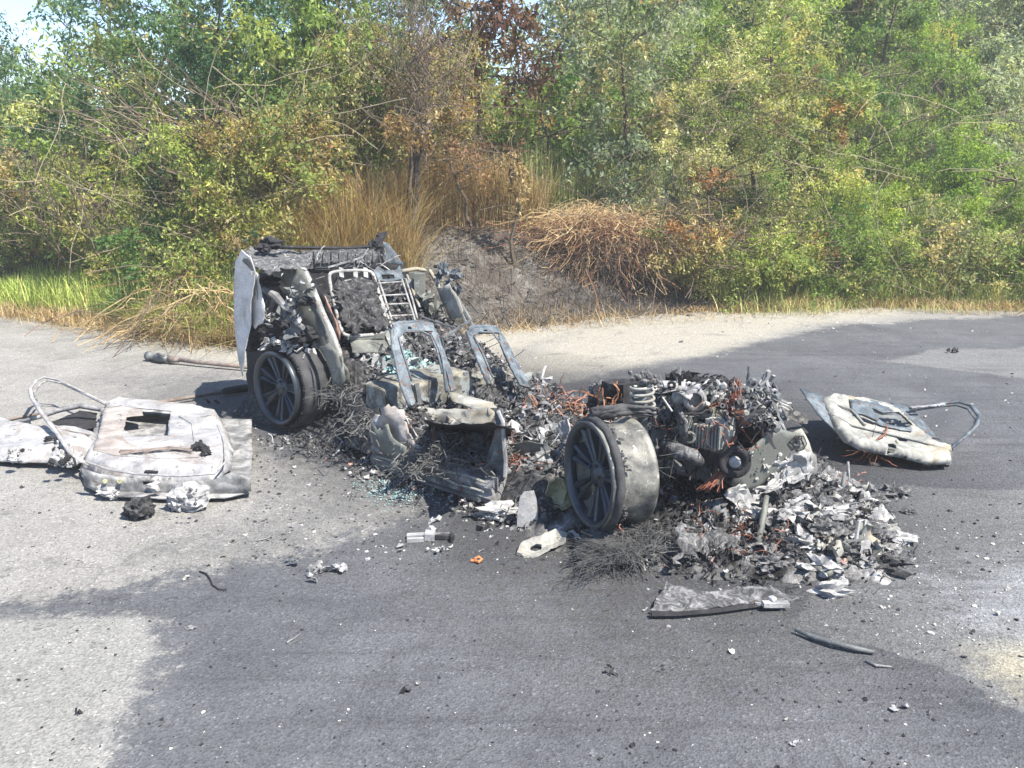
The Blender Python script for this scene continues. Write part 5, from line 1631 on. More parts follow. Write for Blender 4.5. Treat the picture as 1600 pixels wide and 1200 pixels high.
mb.each('casting', M['beige'], eng)
mb = MB()
cyl(mb, 1086, 625, .5, Vector((-.1, -.9, .1)), .060, .07, 24, .036)
cyl(mb, 1070, 632, .52, Vector((-.6, -.7, .4)), .045, .10)
lump(mb, E(1068, 622, .56), .06, 4, amp=.2)
mb.build('turbo_housing', M['silver'], eng, True)
mb = MB()
cyl(mb, 1108, 622, .55, Vector((.2, -.9, .2)), .036, .06, 18, .02)
cyl(mb, 1077, 684, .45, toward, .034, .05, 18, .02)
mb.each('pipe_stub', M['greygreen'], eng, True)
mb = MB()
m = wheel_matrix(E(1148, 722, .50), Vector((-.10, -.97, .15)))
mb.lathe([(0, .01), (.018, .01), (.022, .0), (.045, -.004), (.05, .01), (.075, .012), (.082, 0), (.080, -.015), (.084, -.02), (.080, -.03), (.084, -.035), (.08, -.045), (0, -.05)], m, 36)
pu = mb.build('pulley', M['soot'], eng, True)
MB().lathe([(.0, .014), (.022, .014), (.030, .006), (.030, .0), (0, .0)], m, 20).build('pulley_hub', M['silver'], pu, True)
mb = MB()
cyl(mb, 1120, 720, .6, Vector((-.6, -.7, .2)), .045, .12, 20, .028)
mb.build('oil_filter', M['cream'], eng, True)
mb = MB()
blockx(mb, 1178, 690, .85, (.16, .18, .22), 9, amp=.006)
mb.build('battery_case', M['soot'], eng)
mb = MB()
mb.tube([E(1040, 700, .4), E(1060, 706, .36), E(1084, 712, .38), E(1092, 722, .45)], [.04, .042, .036, .03], 10)
mb.tube([E(1024, 700, .4), E(1050, 722, .4), E(1070, 735, .42)], [.02, .02, .018], 8)
mb.tube([E(1112, 640, .7), E(1130, 634, .7), E(1150, 640, .8)], .016, 8)
mb.tube([E(1060, 640, .45), E(1072, 660, .4), E(1070, 690, .42)], .012, 7)
mb.each('hose', M['ash'], eng, True)
mb = MB()   # small round cap on a thin rod
cyl(mb, 1053, 645, .4, UP, .03, .012); cyl(mb, 1053, 650, .4, UP, .026, .012)
mb.bar(E(1033, 618, .42), E(1050, 643, .4), .008)
mb.build('dip_rod', M['silver'], eng)
cov = Plane(E(1020, 596, .7), E(1140, 620, .7), E(1060, 590, 1.0))
plate('top_cover', 'white', cov, [(1024, 592), (1050, 596), (1085, 598), (1112, 606), (1134, 618), (1120, 622), (1090, 616), (1076, 622), (1050, 610), (1030, 604)], parent=eng, amp=.02, thick=.01, res=.03)
mb = MB()
for k in range(42):
    x = rng.uniform(1045, 1155)
    p = E(x, 590 + (x - 1045) * .12 + rng.uniform(-4, 8), 1.1)
    lump(mb, p, rng.uniform(.02, .04), k, sub=1, amp=.6)
for k in range(26):
    x = rng.uniform(1045, 1130)
    pts = [E(x + 8 * math.cos(t), 585 + (x - 1045) * .1 + 7 * math.sin(t), 1.1) for t in np.linspace(0, rng.uniform(2, 6), 7)]
    mb.tube(pts, .004, 4)
mb.build('charred_harness', M['soot'], eng, kind='stuff')
mb = MB()
for k in range(26):
    pts = [E(1150 + rng.gauss(0, 8), 600 + rng.gauss(0, 4), .7), E(1146 + rng.gauss(0, 5), 625, .66), E(1155 + rng.gauss(0, 5), 645, .62), E(1166 + rng.gauss(0, 4), 660 + rng.gauss(0, 4), .6)]
    mb.tube(pts, .003, 4)
for k in range(22):
    pts = [E(1146 + rng.gauss(0, 3), 682, .6), E(1138 + rng.gauss(0, 3), 700, .55), E(1128 + rng.gauss(0, 5), 735, .5), E(1108 + rng.gauss(0, 9), 762 + rng.gauss(0, 5), .42)]
    mb.tube(pts, .003, 4)
mb.build('copper_wires', M['copper'], eng, kind='stuff')
plate('side_strut', 'redcane', car_plane(1, .62), [(1140, 690), (1146, 690), (1140, 712), (1128, 740), (1122, 736), (1134, 708)], parent=eng, amp=.004, thick=.02)
mbs = {k: MB() for k in ('darksteel', 'silver', 'whiteash', 'cream', 'soot', 'ash')}
for k in range(1500):
    x = rng.uniform(1020, 1215); y = rng.uniform(600, 745)
    if k % 3: b = .66 + rng.random() * .35
    else: b = .5 + rng.random() * .3
    if 1060 < x < 1170 and 660 < y < 745 and b < .62: continue
    if x > 1140 and y > 672: continue
    p = E(x, y, b)
    if p.z < 0.03: p.z = .03
    m_ = rng.choices(list(mbs), [6, 4, 1, 3, 4, 3])[0]
    t = rng.random()
    if t < .4: flake(mbs[m_], p, rng.uniform(.006, .024), rng, 1.4)
    elif t < .6: chunk(mbs[m_], p, rng.uniform(.008, .03), rng, 1)
    elif t < .85: bent(mbs[m_], p, (rng.gauss(0, 1), rng.gauss(0, .5), rng.gauss(0, 1)), rng.uniform(.05, .16), rng.uniform(.005, .012), rng, flat=.5)
    else:
        n_ = Vector((rng.gauss(-.3, .3), -.8, rng.gauss(.1, .3)))
        r = rng.uniform(.01, .028)
        mbs[m_].lathe([(r * .5, 0), (r, 0), (r, -r), (r * .5, -r)], wheel_matrix(p, n_), 10)
for k_, b_ in mbs.items():
    b_.build({'darksteel': 'steel_scraps', 'silver': 'metal_scraps', 'whiteash': 'white_flakes', 'cream': 'pale_scraps', 'soot': 'black_char', 'ash': 'grey_flakes'}[k_], M[k_], eng, kind='stuff')

mb = MB()
for k in range(50):
    x = rng.uniform(1030, 1130); y = rng.uniform(630, 735)
    wire(mb, E(x, y, .46 + rng.random() * .2), (rng.gauss(.5, 1), rng.gauss(0, .5), rng.gauss(-.6, .6)), rng.uniform(.08, .25), rng.uniform(.0025, .006), rng, 7, .5, 4)
mb.build('burnt_wiring', M['soot'], eng, kind='stuff')
mb = MB()
for k in range(26):
    x = rng.uniform(1030, 1135); y = rng.uniform(615, 740)
    crumple(mb, E(x, y, .56 + rng.random() * .3), rng.uniform(.02, .06), rng, 6, rng.uniform(.3, 1))
mb.build('torn_brackets', M['darksteel'], eng, kind='stuff')
mb = MB()
for k in range(20):
    wire(mb, E(rng.uniform(1040, 1160), rng.uniform(620, 730), .47), (rng.gauss(.5, 1), rng.gauss(0, .5), rng.gauss(-.3, 1)), rng.uniform(.06, .2), .0025, rng, 6, .6)
mb.build('rusty_wiring', M['copper'], eng, kind='stuff')
# coil spring strut
st = thing('spring_strut', CW(2.72, .35, .2), 'coil spring strut with white burnt coils standing left of the engine', 'spring')
mb = MB()
pts = []
c0, c1 = CP(1006, 652, 1, .32), CP(1002, 598, 1, .32)
for k in range(110):
    t = k / 109
    a = t * 6.283 * 5.3
    c = c0.lerp(c1, t)
    pts.append(c + Vector((math.cos(a) * .058, math.sin(a) * .058, 0)))
mb.tube(pts, .008, 7)
mb.build('spring', M['cream'], st, True)
MB().tube([c0 - UP * .16, c0.lerp(c1, .5), c1], [.030, .024, .012], 10).build('damper', M['darksteel'], st, True)
mb = MB()
mb.lathe([(0, .02), (.05, .02), (.07, .0), (.068, -.02), (0, -.02)], wheel_matrix(c1, UP), 20)
for k in range(20):
    chunk(mb, c1 + Vector((rng.gauss(0, .04), rng.gauss(0, .04), rng.uniform(0, .05))), rng.uniform(.012, .03), rng, 1)
mb.build('top_mount', M['ash'], st, kind='stuff')
mb = MB()
mb.lathe([(0, .01), (.075, .01), (.08, 0), (0, -.01)], wheel_matrix(c0, UP), 20)
mb.build('spring_seat', M['darksteel'], st, True)
# dark burnt parts between strut and cabin
bx = thing('brake_unit', CP(940, 640, 1, .55), 'blackened brake servo and brackets between seats and coil spring', 'brake unit')
mb = MB()
blockx(mb, 965, 620, .45, (.13, .1, .16), 21); blockx(mb, 980, 615, .55, (.12, .1, .14), 22)
lump(mb, E(945, 630, .45), .09, 9, amp=.4)
mb.build('housing', M['soot'], bx)
mb = MB()
for k in range(22):
    wire(mb, E(rng.uniform(935, 965), rng.uniform(620, 650), .38), (rng.gauss(0, 1), -.3, rng.gauss(-.4, 1)), rng.uniform(.05, .15), .005, rng, 5, .8)
mb.build('pipes', M['redcane'], bx, kind='stuff')
plate('bracket', 'greygreen', car_plane(1, .5), [(918, 604), (926, 608), (936, 618), (926, 624)], parent=bx, amp=.004)
mb = MB()
for k in range(26):
    chunk(mb, E(rng.uniform(925, 1000), rng.uniform(600, 650), .5), rng.uniform(.012, .035), rng, 1)
mb.build('grey_crust', M['ash'], bx, kind='stuff')
# ------------------------------------------------------------------ heap of melted metal and ash at the nose
hp = gpoly([(800, 830), (880, 862), (1000, 885), (1050, 915), (1180, 912), (1290, 905), (1385, 910), (1420, 870), (1385, 800), (1340, 755), (1260, 715), (1200, 650), (1100, 640), (980, 650), (860, 690), (780, 760)])
xs = np.arange(min(p[0] for p in hp) - .1, max(p[0] for p in hp) + .1, .014)
ys = np.arange(min(p[1] for p in hp) - .1, max(p[1] for p in hp) + .1, .014)
X, Y, F = grid(xs, ys)
sd_ = np_sdf(X + .05 * wnoise(X, Y, 7, 51), Y + .05 * wnoise(X, Y, 7, 52), hp)
def heapz(X, Y, sd_):
    k = smooth01(sd_ / .55)
    z = k * (.065 + .04 * wnoise(X, Y, 4, 53)) + smooth01(sd_ / .06) * (.03 * rid(X, Y, 16, 54) + .018 * wnoise(X, Y, 45, 55) + .012 * wnoise(X, Y, 90, 56) + .012)
    return np.where(sd_ > 0, z, -.02)
Zh = heapz(X, Y, sd_)
keep = (sd_[F] > -.03).any(1)
F = F[keep]
px_ = 800 + X / (Y * math.cos(PITCH)) * FPX
wht = smooth01((X - 1.0) / .7) * .8 + .1
wn1 = wnoise(X, Y, 11, 60); wn2 = wnoise(X, Y, 34, 61)
v = np.clip(.13 + .25 * wn1 * .6 + .20 * wn2 + .30 * wht, 0, 1)
v = np.where(v > .5, .5 + (v - .5) * 1.5, v * .55)
v = np.clip(v, .015, .55)
heap_m, nt, b = new_mat('heap_ash')
at = node(nt, 'ShaderNodeAttribute', attribute_name='Col')
tc = node(nt, 'ShaderNodeTexCoord').outputs['Object']
cc_ = mixc(nt, 0.75, at.outputs['Color'], ramp(nt, noise_node(nt, tc, 60, 8, .75), [(.35, .18), (.62, 1.3)]), 'MULTIPLY')
nt.links.new(cc_, b.inputs['Base Color'])
b.inputs['Roughness'].default_value = .9
b.inputs['Specular IOR Level'].default_value = .2
bn = node(nt, 'ShaderNodeBump'); bn.inputs['Strength'].default_value = .8; bn.inputs['Distance'].default_value = .012
nt.links.new(noise_node(nt, tc, 90, 6, .7), bn.inputs['Height']); nt.links.new(bn.outputs[0], b.inputs['Normal'])
np_mesh('ash_heap', np.c_[X, Y, Zh], F, np.c_[v, v * .985, v * .97], heap_m, kind='stuff')
def hz(x, y):
    xa, ya = np.array([x]), np.array([y])
    s = np_sdf(xa + .05 * wnoise(xa, ya, 7, 51), ya + .05 * wnoise(xa, ya, 7, 52), hp)
    return max(0.0, float(heapz(xa, ya, s)[0]))
mbs = {k: MB() for k in ('whiteash', 'silver', 'ash', 'soot', 'darkash', 'copper', 'redash', 'cream')}
def drop(px, py, wts, smin, smax, n_, sx, sy, up=.04):
    for k in range(n_):
        g = P(px + rng.gauss(0, sx), py + rng.gauss(0, sy))
        z = hz(g.x, g.y)
        p = Vector((g.x, g.y, z + rng.uniform(0, up)))
        m_ = rng.choices(list(wts), list(wts.values()))[0]
        t = rng.random()
        s = rng.uniform(smin, smax)
        if t < .66: flake(mbs[m_], p, s, rng, 1.0)
        elif t < .8: chunk(mbs[m_], p, s * .5, rng)
        else: bent(mbs[m_], p, (rng.gauss(0, 1), rng.gauss(0, 1), rng.gauss(.1, .5)), s * rng.uniform(2, 5), s * .18, rng)
wh = {'whiteash': 2.2, 'silver': 3, 'ash': 9, 'soot': 5, 'cream': 1, 'redash': .4, 'darkash': 8}
dk = {'soot': 6, 'darkash': 6, 'ash': 4, 'whiteash': 1.2, 'silver': 1, 'redash': .5}
drop(1290, 820, wh, .003, .011, 2400, 45, 34, .05)
drop(1240, 790, wh, .012, .045, 220, 36, 18, .08)
drop(1340, 860, wh, .006, .024, 400, 30, 26)
drop(1130, 840, dk, .008, .03, 1500, 70, 34)
drop(1080, 770, dk, .012, .04, 450, 50, 34, .07)
drop(830, 780, wh, .012, .04, 260, 26, 24, .05)
drop(880, 700, dk, .012, .04, 260, 34, 26, .07)
drop(1000, 885, wh, .01, .03, 70, 14, 5)
drop(660, 740, wh, .008, .03, 240, 70, 22, .015)
drop(560, 700, wh, .008, .03, 360, 40, 14, .03)
drop(600, 728, wh, .008, .035, 340, 34, 9, .03)
drop(680, 758, wh, .008, .035, 340, 34, 9, .03)
drop(745, 784, wh, .008, .035, 300, 26, 10, .03)
drop(790, 800, wh, .01, .035, 160, 22, 14, .04)
drop(470, 690, wh, .008, .03, 160, 40, 10, .02)
for k_, b_ in mbs.items():
    if b_.v:
        o = b_.build('heap_' + {'whiteash': 'white_flakes', 'ash': 'grey_flakes', 'soot': 'char', 'redash': 'scale', 'silver': 'melted_metal', 'darkash': 'dark_flakes', 'cream': 'pale_scraps', 'copper': 'wires'}[k_], M[k_], kind='stuff')
for mt_, n_, cx_, cy_, sx_, sy_, s0, s1 in (('whiteash', 6, 1285, 815, 50, 34, .03, .08), ('silver', 6, 1265, 825, 60, 34, .03, .09), ('ash', 14, 1290, 825, 50, 34, .03, .08), ('cream', 10, 1300, 830, 50, 34, .03, .09), ('ash', 34, 1220, 830, 90, 38, .03, .11), ('darkash', 34, 1110, 830, 80, 34, .03, .10), ('silver', 20, 1110, 830, 70, 34, .015, .05), ('soot', 30, 1100, 800, 80, 40, .03, .08), ('silver', 14, 830, 790, 26, 18, .02, .05), ('darkash', 22, 880, 720, 30, 26, .03, .07), ('whiteash', 10, 800, 800, 20, 12, .02, .05), ('ash', 16, 560, 700, 50, 12, .015, .04)):
    mb = MB()
    for k in range(n_):
        g = P(cx_ + max(-1.7, min(1.7, rng.gauss(0, 1))) * sx_, cy_ + max(-1.5, min(1.5, rng.gauss(0, 1))) * sy_)
        s = rng.uniform(s0, s1)
        crumple(mb, (g.x, g.y, hz(g.x, g.y) + s * .10), s, rng, 9, rng.uniform(.2, .9))
    mb.build('heap_crumpled_metal', M[mt_], smooth=(mt_ != 'darkash'), kind='stuff')
for mt_, n_ in (('whiteash', 30), ('silver', 26), ('ash', 60), ('darkash', 30)):
    mb = MB()
    for k in range(n_):
        g = P(1270 + rng.gauss(0, 62), 825 + rng.gauss(0, 36))
        lump(mb, (g.x, g.y, hz(g.x, g.y) + .01), rng.uniform(.02, .065), 300 + k, sub=3, amp=1.3, freq=2.6, squash=(1.3, 1, .6))
    mb.build('heap_melted_lumps', M[mt_], kind='stuff')
mb = MB()
for (x, y, n_, L) in ((1160, 850, 14, .10), (1150, 880, 6, .10), (1210, 880, 8, .10), (1330, 775, 12, .10), (1090, 830, 8, .10), (1110, 765, 12, .14), (985, 870, 4, .06), (1100, 870, 5, .08)):
    for k in range(n_):
        g = P(x + rng.gauss(0, 10), y + rng.gauss(0, 7))
        wire(mb, (g.x, g.y, hz(g.x, g.y) + rng.uniform(.01, .07)), (rng.gauss(0, 1), rng.gauss(0, 1), rng.gauss(0, .6)), L * rng.uniform(.5, 1.4), .0024, rng, 6, .8)
mb.build('heap_copper_wires', M['copper'], kind='stuff')

def single(name, mat, label, cat, plane, px, holes=(), group=None, smooth=False, **kw):
    o = pxsheet(MB(), plane, px, holes, **kw).build(name, M[mat], None, smooth)
    return tag(o, label, cat, group)
def flat_plane(pts):
    return Plane(*[P(x, y, z) for x, y, z in pts])

# leaning grey plate with an engraved badge, its lower edge melted white
bp = flat_plane([(1150, 785, .14), (1270, 735, .24), (1205, 672, .52)])
if bp.n.dot(-ray(1200, 740)) < 0: bp.n = -bp.n
pn = thing('grey_panel', (P(1200, 800).x, P(1200, 800).y, 0), 'leaning grey panel with engraved badge and melted white edge in front of the engine', 'panel')
plate('panel_sheet', 'paleplate', bp, [(1142, 757), (1152, 726), (1172, 700), (1200, 676), (1222, 670), (1242, 676), (1256, 690), (1258, 712), (1226, 726), (1206, 750), (1176, 768), (1164, 772), (1150, 764)], parent=pn, amp=.004, thick=.010)
plate('melted_edge', 'whiteash', Plane(bp.at((0, 0), .006), bp.at((1, 0), .006), bp.at((0, 1), .006)), [(1206, 726), (1214, 714), (1232, 710), (1250, 706), (1262, 700), (1270, 714), (1271, 738), (1262, 748), (1240, 752), (1224, 756), (1210, 778), (1184, 802), (1166, 806), (1150, 786), (1142, 766), (1160, 760), (1176, 768), (1190, 758), (1208, 738), (1212, 722)], parent=pn, amp=.035, freq=11, thick=.012, res=.018, rag=.01, smooth=False)
plate('melted_fold', 'whiteash', Plane(bp.at((0, 0), .05), bp.at((1, 0), .05), bp.at((0, 1), .02)), [(1140, 770), (1156, 762), (1178, 776), (1206, 762), (1226, 752), (1216, 784), (1190, 806), (1168, 812), (1150, 790)], parent=pn, amp=.045, freq=13, thick=.010, res=.02, rag=.012, smooth=False)
plate('torn_corner', 'cream', Plane(bp.at((0, 0), -.02), bp.at((1, 0), -.02), bp.at((0, 1), -.05)), [(1240, 672), (1252, 668), (1262, 690), (1272, 712), (1276, 740), (1266, 752), (1250, 740), (1246, 700)], parent=pn, amp=.02, thick=.01)
mb = MB()
hexp = [(1231, 689), (1240, 680), (1253, 680), (1258, 692), (1252, 702), (1244, 703)]
mb.tube(on(bp, hexp, .012), .0035, 4, closed=True)
mb.tube(on(bp, [(1233, 690), (1241, 682), (1252, 682), (1256, 692), (1250, 700), (1245, 700)], .011), .0015, 4, closed=True)
mb.tube(on(bp, [(1242, 692), (1240, 684), (1250, 684), (1251, 692), (1242, 692)], .014), .004, 4)
mb.tube(on(bp, [(1244, 684), (1245, 680), (1249, 680), (1249, 684)], .016), .003, 4)
mb.tube(on(bp, [(1245, 697), (1248, 697)], .012), .002, 4)
mb.build('badge', M['soot'], pn)
mb = MB()
for k in range(46):
    x, y = rng.uniform(1170, 1250), rng.uniform(700, 770)
    if abs((y - 700) + (x - 1250) * .9) > 70: continue
    flake(mb, bp.at(bp.hit(x, y), .014), rng.uniform(.006, .02), rng, .8)
mb.build('white_specks', M['whiteash'], pn, kind='stuff')
# rail curving behind the panel
mb = MB()
for dz in (0, -.03):
    mb.tube([P(1165, 618, .62) + UP * dz, P(1185, 622, .60) + UP * dz, P(1202, 638, .55) + UP * dz, P(1216, 656, .50) + UP * dz, P(1228, 678, .42) + UP * dz], [.010, .018, .02, .018, .012], 7)
o = mb.build('bent_rail', M['silver'], None, True)
tag(o, 'curved bare metal rail arching over the right side of the engine', 'rail')
o = single('melted_sheet', 'silver', 'streaky melted aluminium sheet lying behind the engine towards the right door', 'metal sheet', flat_plane([(1160, 610, .42), (1262, 655, .06), (1220, 660, .10)]), [(1130, 594), (1160, 598), (1190, 606), (1222, 626), (1252, 642), (1262, 650), (1262, 662), (1232, 658), (1206, 652), (1190, 634), (1160, 620)], amp=.03, freq=8, thick=.012, res=.03)

# scraps around the front wheel
single('bracket_plate', 'greygreen', 'flat grey green plate with bolt holes left of the front wheel', 'plate', flat_plane([(805, 735, .07), (890, 758, .05), (845, 690, .28)]), [(796, 694), (826, 690), (852, 692), (872, 706), (895, 732), (892, 756), (872, 760), (856, 742), (836, 726), (814, 714)], holes=[[(838, 705), (843, 705), (843, 710), (838, 710)], [(856, 716), (860, 716), (860, 720), (856, 720)]], amp=.008, thick=.008)
single('white_scrap', 'white', 'upright white plate leaning at the left of the olive bracket', 'plate', flat_plane([(808, 824, .01), (838, 824, .01), (820, 768, .20)]), [(813, 778), (818, 768), (834, 766), (838, 780), (841, 800), (836, 824), (808, 822), (806, 800)], amp=.006, thick=.010)
single('white_scrap', 'whiteash', 'white crumpled sheet touching the left edge of the front wheel', 'scrap', flat_plane([(860, 690, .18), (892, 700, .16), (884, 655, .34)]), [(866, 680), (872, 664), (888, 654), (892, 680), (886, 706), (874, 700), (864, 696)], amp=.02, thick=.01, freq=14, res=.02)
single('olive_bracket', 'olive', 'olive yellow cup shaped bracket leaning on the front wheel', 'bracket', flat_plane([(850, 800, .03), (880, 796, .05), (866, 748, .22)]), [(850, 800), (851, 770), (858, 754), (870, 746), (882, 750), (888, 768), (882, 786), (864, 798)], amp=.006, thick=.01, dome=lambda d, x, y: -min(d, .05) * .9, res=.02)
single('olive_bracket', 'olive', 'olive yellow pointed arm reaching over the front wheel rim', 'bracket', flat_plane([(880, 792, .06), (914, 772, .12), (896, 766, .14)]), [(872, 790), (888, 770), (900, 766), (914, 768), (912, 778), (898, 786), (880, 798)], amp=.008, thick=.016, dome=lambda d, x, y: min(d, .03) * .6, res=.02)
single('control_arm', 'cream', 'pale pressed steel arm with a round hole on the asphalt below the front wheel', 'steel arm', flat_plane([(808, 866, .012), (880, 840, .05), (860, 866, .012)]), [(808, 864), (812, 850), (838, 838), (868, 826), (888, 834), (884, 846), (860, 856), (840, 868), (820, 871)], holes=[[(828, 852), (836, 847), (845, 848), (845, 856), (836, 860), (828, 858)]], amp=.006, thick=.014, dome=lambda d, x, y: min(d, .03) * .6, res=.02)
single('control_arm', 'cream', 'pale forked arm pointing right under the front wheel', 'steel arm', flat_plane([(880, 832, .05), (918, 866, .012), (900, 836, .05)]), [(876, 834), (896, 830), (910, 842), (918, 866), (908, 868), (892, 852), (880, 846)], amp=.012, thick=.014, res=.02)
for k, (x, y, s, lb) in enumerate(((780, 798, .06, 'white crumpled foil beside the wires left of the front wheel'), (792, 772, .05, 'small white crumpled foil above the wires'))):
    mb = MB(); lump(mb, P(x, y, .04), s, 40 + k, squash=(1.5, 1, .6), amp=1.0, freq=3)
    tag(mb.build('white_scrap', M['whiteash']), lb, 'scrap')

# things standing in the heap
def rod(name, label, pts, r, mat, cat='rod', n=8):
    mb = MB(); mb.tube(pts, r, n)
    return tag(mb.build(name, M[mat], None, True), label, cat)
rod('metal_post', 'grey curved post standing upright in the white heap below the panel', [P(1184, 862, .02), P(1186, 840, .08), P(1194, 800, .18), P(1198, 775, .24)], [.022, .018, .016, .012], 'greygreen')
rod('metal_post', 'thin dark stick upright at the right end of the heap', [P(1313, 786, .03), P(1317, 760, .12), P(1320, 738, .18)], [.014, .014, .010], 'darksteel')
rod('metal_post', 'thin pale stick with a knob above the heap near the right door', [P(1328, 770, .03), P(1327, 745, .10), P(1325, 722, .16)], [.004, .004, .008], 'silver')
rod('pipe', 'short open pipe lying at the lower edge of the heap', [P(1240, 862, .06), P(1270, 884, .04), P(1298, 898, .03)], [.02, .02, .022], 'greygreen', 'pipe')
rod('spindle', 'dark round spindle under the melted panel edge', [P(1110, 800, .12), P(1120, 790, .12), P(1130, 812, .08), P(1134, 828, .04)], [.05, .055, .035, .02], 'darksteel', 'spindle')
ml = single('louvre_plate', 'silver', 'ribbed pale grille piece lying on top of the heap', 'grille', flat_plane([(1215, 810, .16), (1270, 775, .20), (1235, 775, .24)]), [(1212, 812), (1228, 790), (1258, 772), (1274, 778), (1262, 792), (1236, 812)], amp=.006, thick=.012, dome=lambda d, x, y: .012 * math.cos(y * 260), res=.014)
lf = thing('ladder_frame', P(1343, 872, .02), 'narrow white framed strip standing at the right end of the heap', 'frame')
mb = MB()
fp = flat_plane([(1336, 876, .02), (1350, 876, .02), (1348, 812, .20)])
mb.tube(on(fp, [(1332, 868), (1338, 840), (1342, 814), (1352, 812), (1350, 840), (1346, 876)]), .010, 5)
mb.build('rim_strip', M['white'], lf)
plate('web', 'greygreen', fp, [(1334, 868), (1343, 816), (1350, 815), (1345, 874)], parent=lf, amp=.004)
single('cast_block', 'silver', 'blocky melted casting with square openings right of the ladder strip', 'casting', flat_plane([(1345, 890, .02), (1375, 895, .02), (1355, 850, .10)]), [(1342, 888), (1350, 850), (1362, 846), (1366, 870), (1378, 896), (1360, 900)], holes=[[(1352, 864), (1362, 862), (1364, 872), (1354, 875)]], amp=.02, thick=.03, res=.02)

# ash mat with a long strip, in front
mp = flat_plane([(1020, 958, .012), (1250, 938, .012), (1100, 915, .035)])
mt_ = thing('burnt_strip', P(1130, 950), 'long burnt strip with grey ash mat lying on the asphalt in front', 'burnt strip')
plate('ash_mat', 'ash', mp, [(1018, 957), (1026, 938), (1042, 914), (1078, 922), (1110, 926), (1150, 918), (1190, 922), (1255, 936), (1232, 944), (1190, 942), (1120, 952), (1060, 960)], parent=mt_, amp=.012, freq=12, thick=.02, res=.025, rag=.008, smooth=False)
mb = MB(); mb.tube([P(1018, 960, .02), P(1060, 960, .022), P(1120, 955, .02), P(1185, 946, .02), P(1215, 946, .02)], [.016, .012, .012, .011, .013], 6)
mb.build('strip', M['soot'], mt_)
mb = MB(); mb.bar(P(1192, 944, .035), P(1232, 944, .03), .03, .02); chunk(mb, P(1208, 936, .05), .025, rng); mb.bar(P(1180, 943, .03), P(1196, 944, .03), .012)
mb.build('latch', M['silver'], mt_)
rod('trim_strip', 'thin dark trim strip lying slantwise in the right foreground', [P(1242, 984, .02), P(1275, 997, .02), P(1305, 1005, .025), P(1340, 1014, .02), P(1366, 1019, .015)], [.007, .013, .013, .012, .008], 'darksteel', 'trim strip', 5)
rod('trim_strip', 'pale curved sliver on the asphalt just beyond the dark trim strip', [P(1352, 1032, .008), P(1370, 1040, .010), P(1394, 1042, .008)], [.004, .007, .003], 'silver', 'sliver', 5)

# ------------------------------------------------------------------ doors
def dome_(hh, w_=.07):
    return lambda d, x, y: hh * smoothf(min(1, d / w_))
def smoothf(t): return t * t * (3 - 2 * t)
ld = thing('car_door', P(250, 775), 'white burnt front door lying face down left of the wreck with its window frame up', 'car door')
base = flat_plane([(130, 765, .03), (392, 770, .03), (350, 660, .05)])
if base.n.z < 0: base.n = -base.n; base.v = -base.v if False else base.v
plate('outer_skin', 'silver', base, [(160, 640), (250, 640), (345, 655), (393, 656), (394, 712), (392, 770), (350, 778), (250, 780), (165, 776), (132, 758), (126, 735), (140, 690)], parent=ld, amp=.006, thick=.008)
top = flat_plane([(130, 745, .06), (355, 745, .06), (340, 655, .09)])
if top.n.z < 0: top.n = -top.n
plate('inner_panel', 'white', top, [(162, 640), (186, 632), (250, 638), (310, 644), (345, 655), (358, 680), (364, 705), (360, 735), (335, 752), (280, 757), (215, 752), (160, 745), (128, 730), (134, 712), (152, 690), (156, 662)], holes=[[(198, 652), (268, 658), (264, 698), (212, 700), (189, 684)]], parent=ld, amp=.006, thick=.008, dome=dome_(.075, .05), res=.022)
tp2 = flat_plane([(130, 745, .135), (355, 745, .135), (340, 655, .165)])
if tp2.n.z < 0: tp2.n = -tp2.n
plate('heat_stain_plate', 'pinkwhite', tp2, [(164, 638), (188, 634), (222, 640), (224, 649), (198, 652), (190, 684), (212, 700), (214, 706), (180, 712), (145, 704), (156, 672)], holes=[[(183, 647), (189, 646), (190, 650), (184, 651)], [(184, 655), (189, 655), (189, 659), (184, 659)]], parent=ld, amp=.004, thick=.006, res=.03)
plate('side_rim', 'silver', flat_plane([(135, 768, .03), (390, 772, .03), (250, 752, .10)]), [(128, 732), (160, 742), (215, 748), (280, 752), (335, 748), (360, 738), (392, 748), (392, 768), (330, 774), (250, 778), (165, 774), (132, 758)], parent=ld, amp=.006, thick=.008, holes=[[(224, 732 + 20), (236, 752), (236, 758), (224, 758)]])
mb = MB()
for ln in ([(136, 722), (170, 734), (215, 741), (280, 744), (335, 740), (352, 722), (350, 690), (340, 664)], [(196, 712), (250, 716), (310, 714)], [(280, 650), (300, 662), (304, 690), (296, 704)]):
    mb.tube(on(tp2, ln, .0), .006, 6)
mb.each('pressed_ridge', M['white'], ld)
mb = MB()
FRM = [(130, 722, .12), (110, 708, .14), (87, 674, .17), (66, 647, .20), (50, 622, .23), (47, 608, .24), (56, 595, .24), (68, 589, .24), (90, 594, .22), (126, 611, .20), (160, 628, .17), (190, 637, .15)]
mb.tube([P(*f) for f in FRM], .015, 6, flat=.6)
mb.build('window_frame', M['white'], ld, True)
mb = MB()
mb.tube([P(x + 7, y + 5, z - .01) for x, y, z in FRM], .009, 6)
mb.build('frame_seal', M['silver'], ld, True)
mb = MB()
for (x, y) in ((164, 752), (187, 752)):
    mb.tube([P(x, y, .09), P(x, y, .115)], .014, 8); 
mb.bar(P(160, 748, .09), P(192, 748, .09), .045, .012)
mb.each('hinge', M['olive'], ld)
mb = MB()
lump(mb, P(168, 768, .05), .045, 71, amp=.5, squash=(1.2, .8, .6)); lump(mb, P(178, 772, .035), .03, 72, amp=.5); lump(mb, P(158, 764, .05), .025, 73, amp=.4)
mb.each('melted_drip', M['whiteash'], ld)
mb = MB()
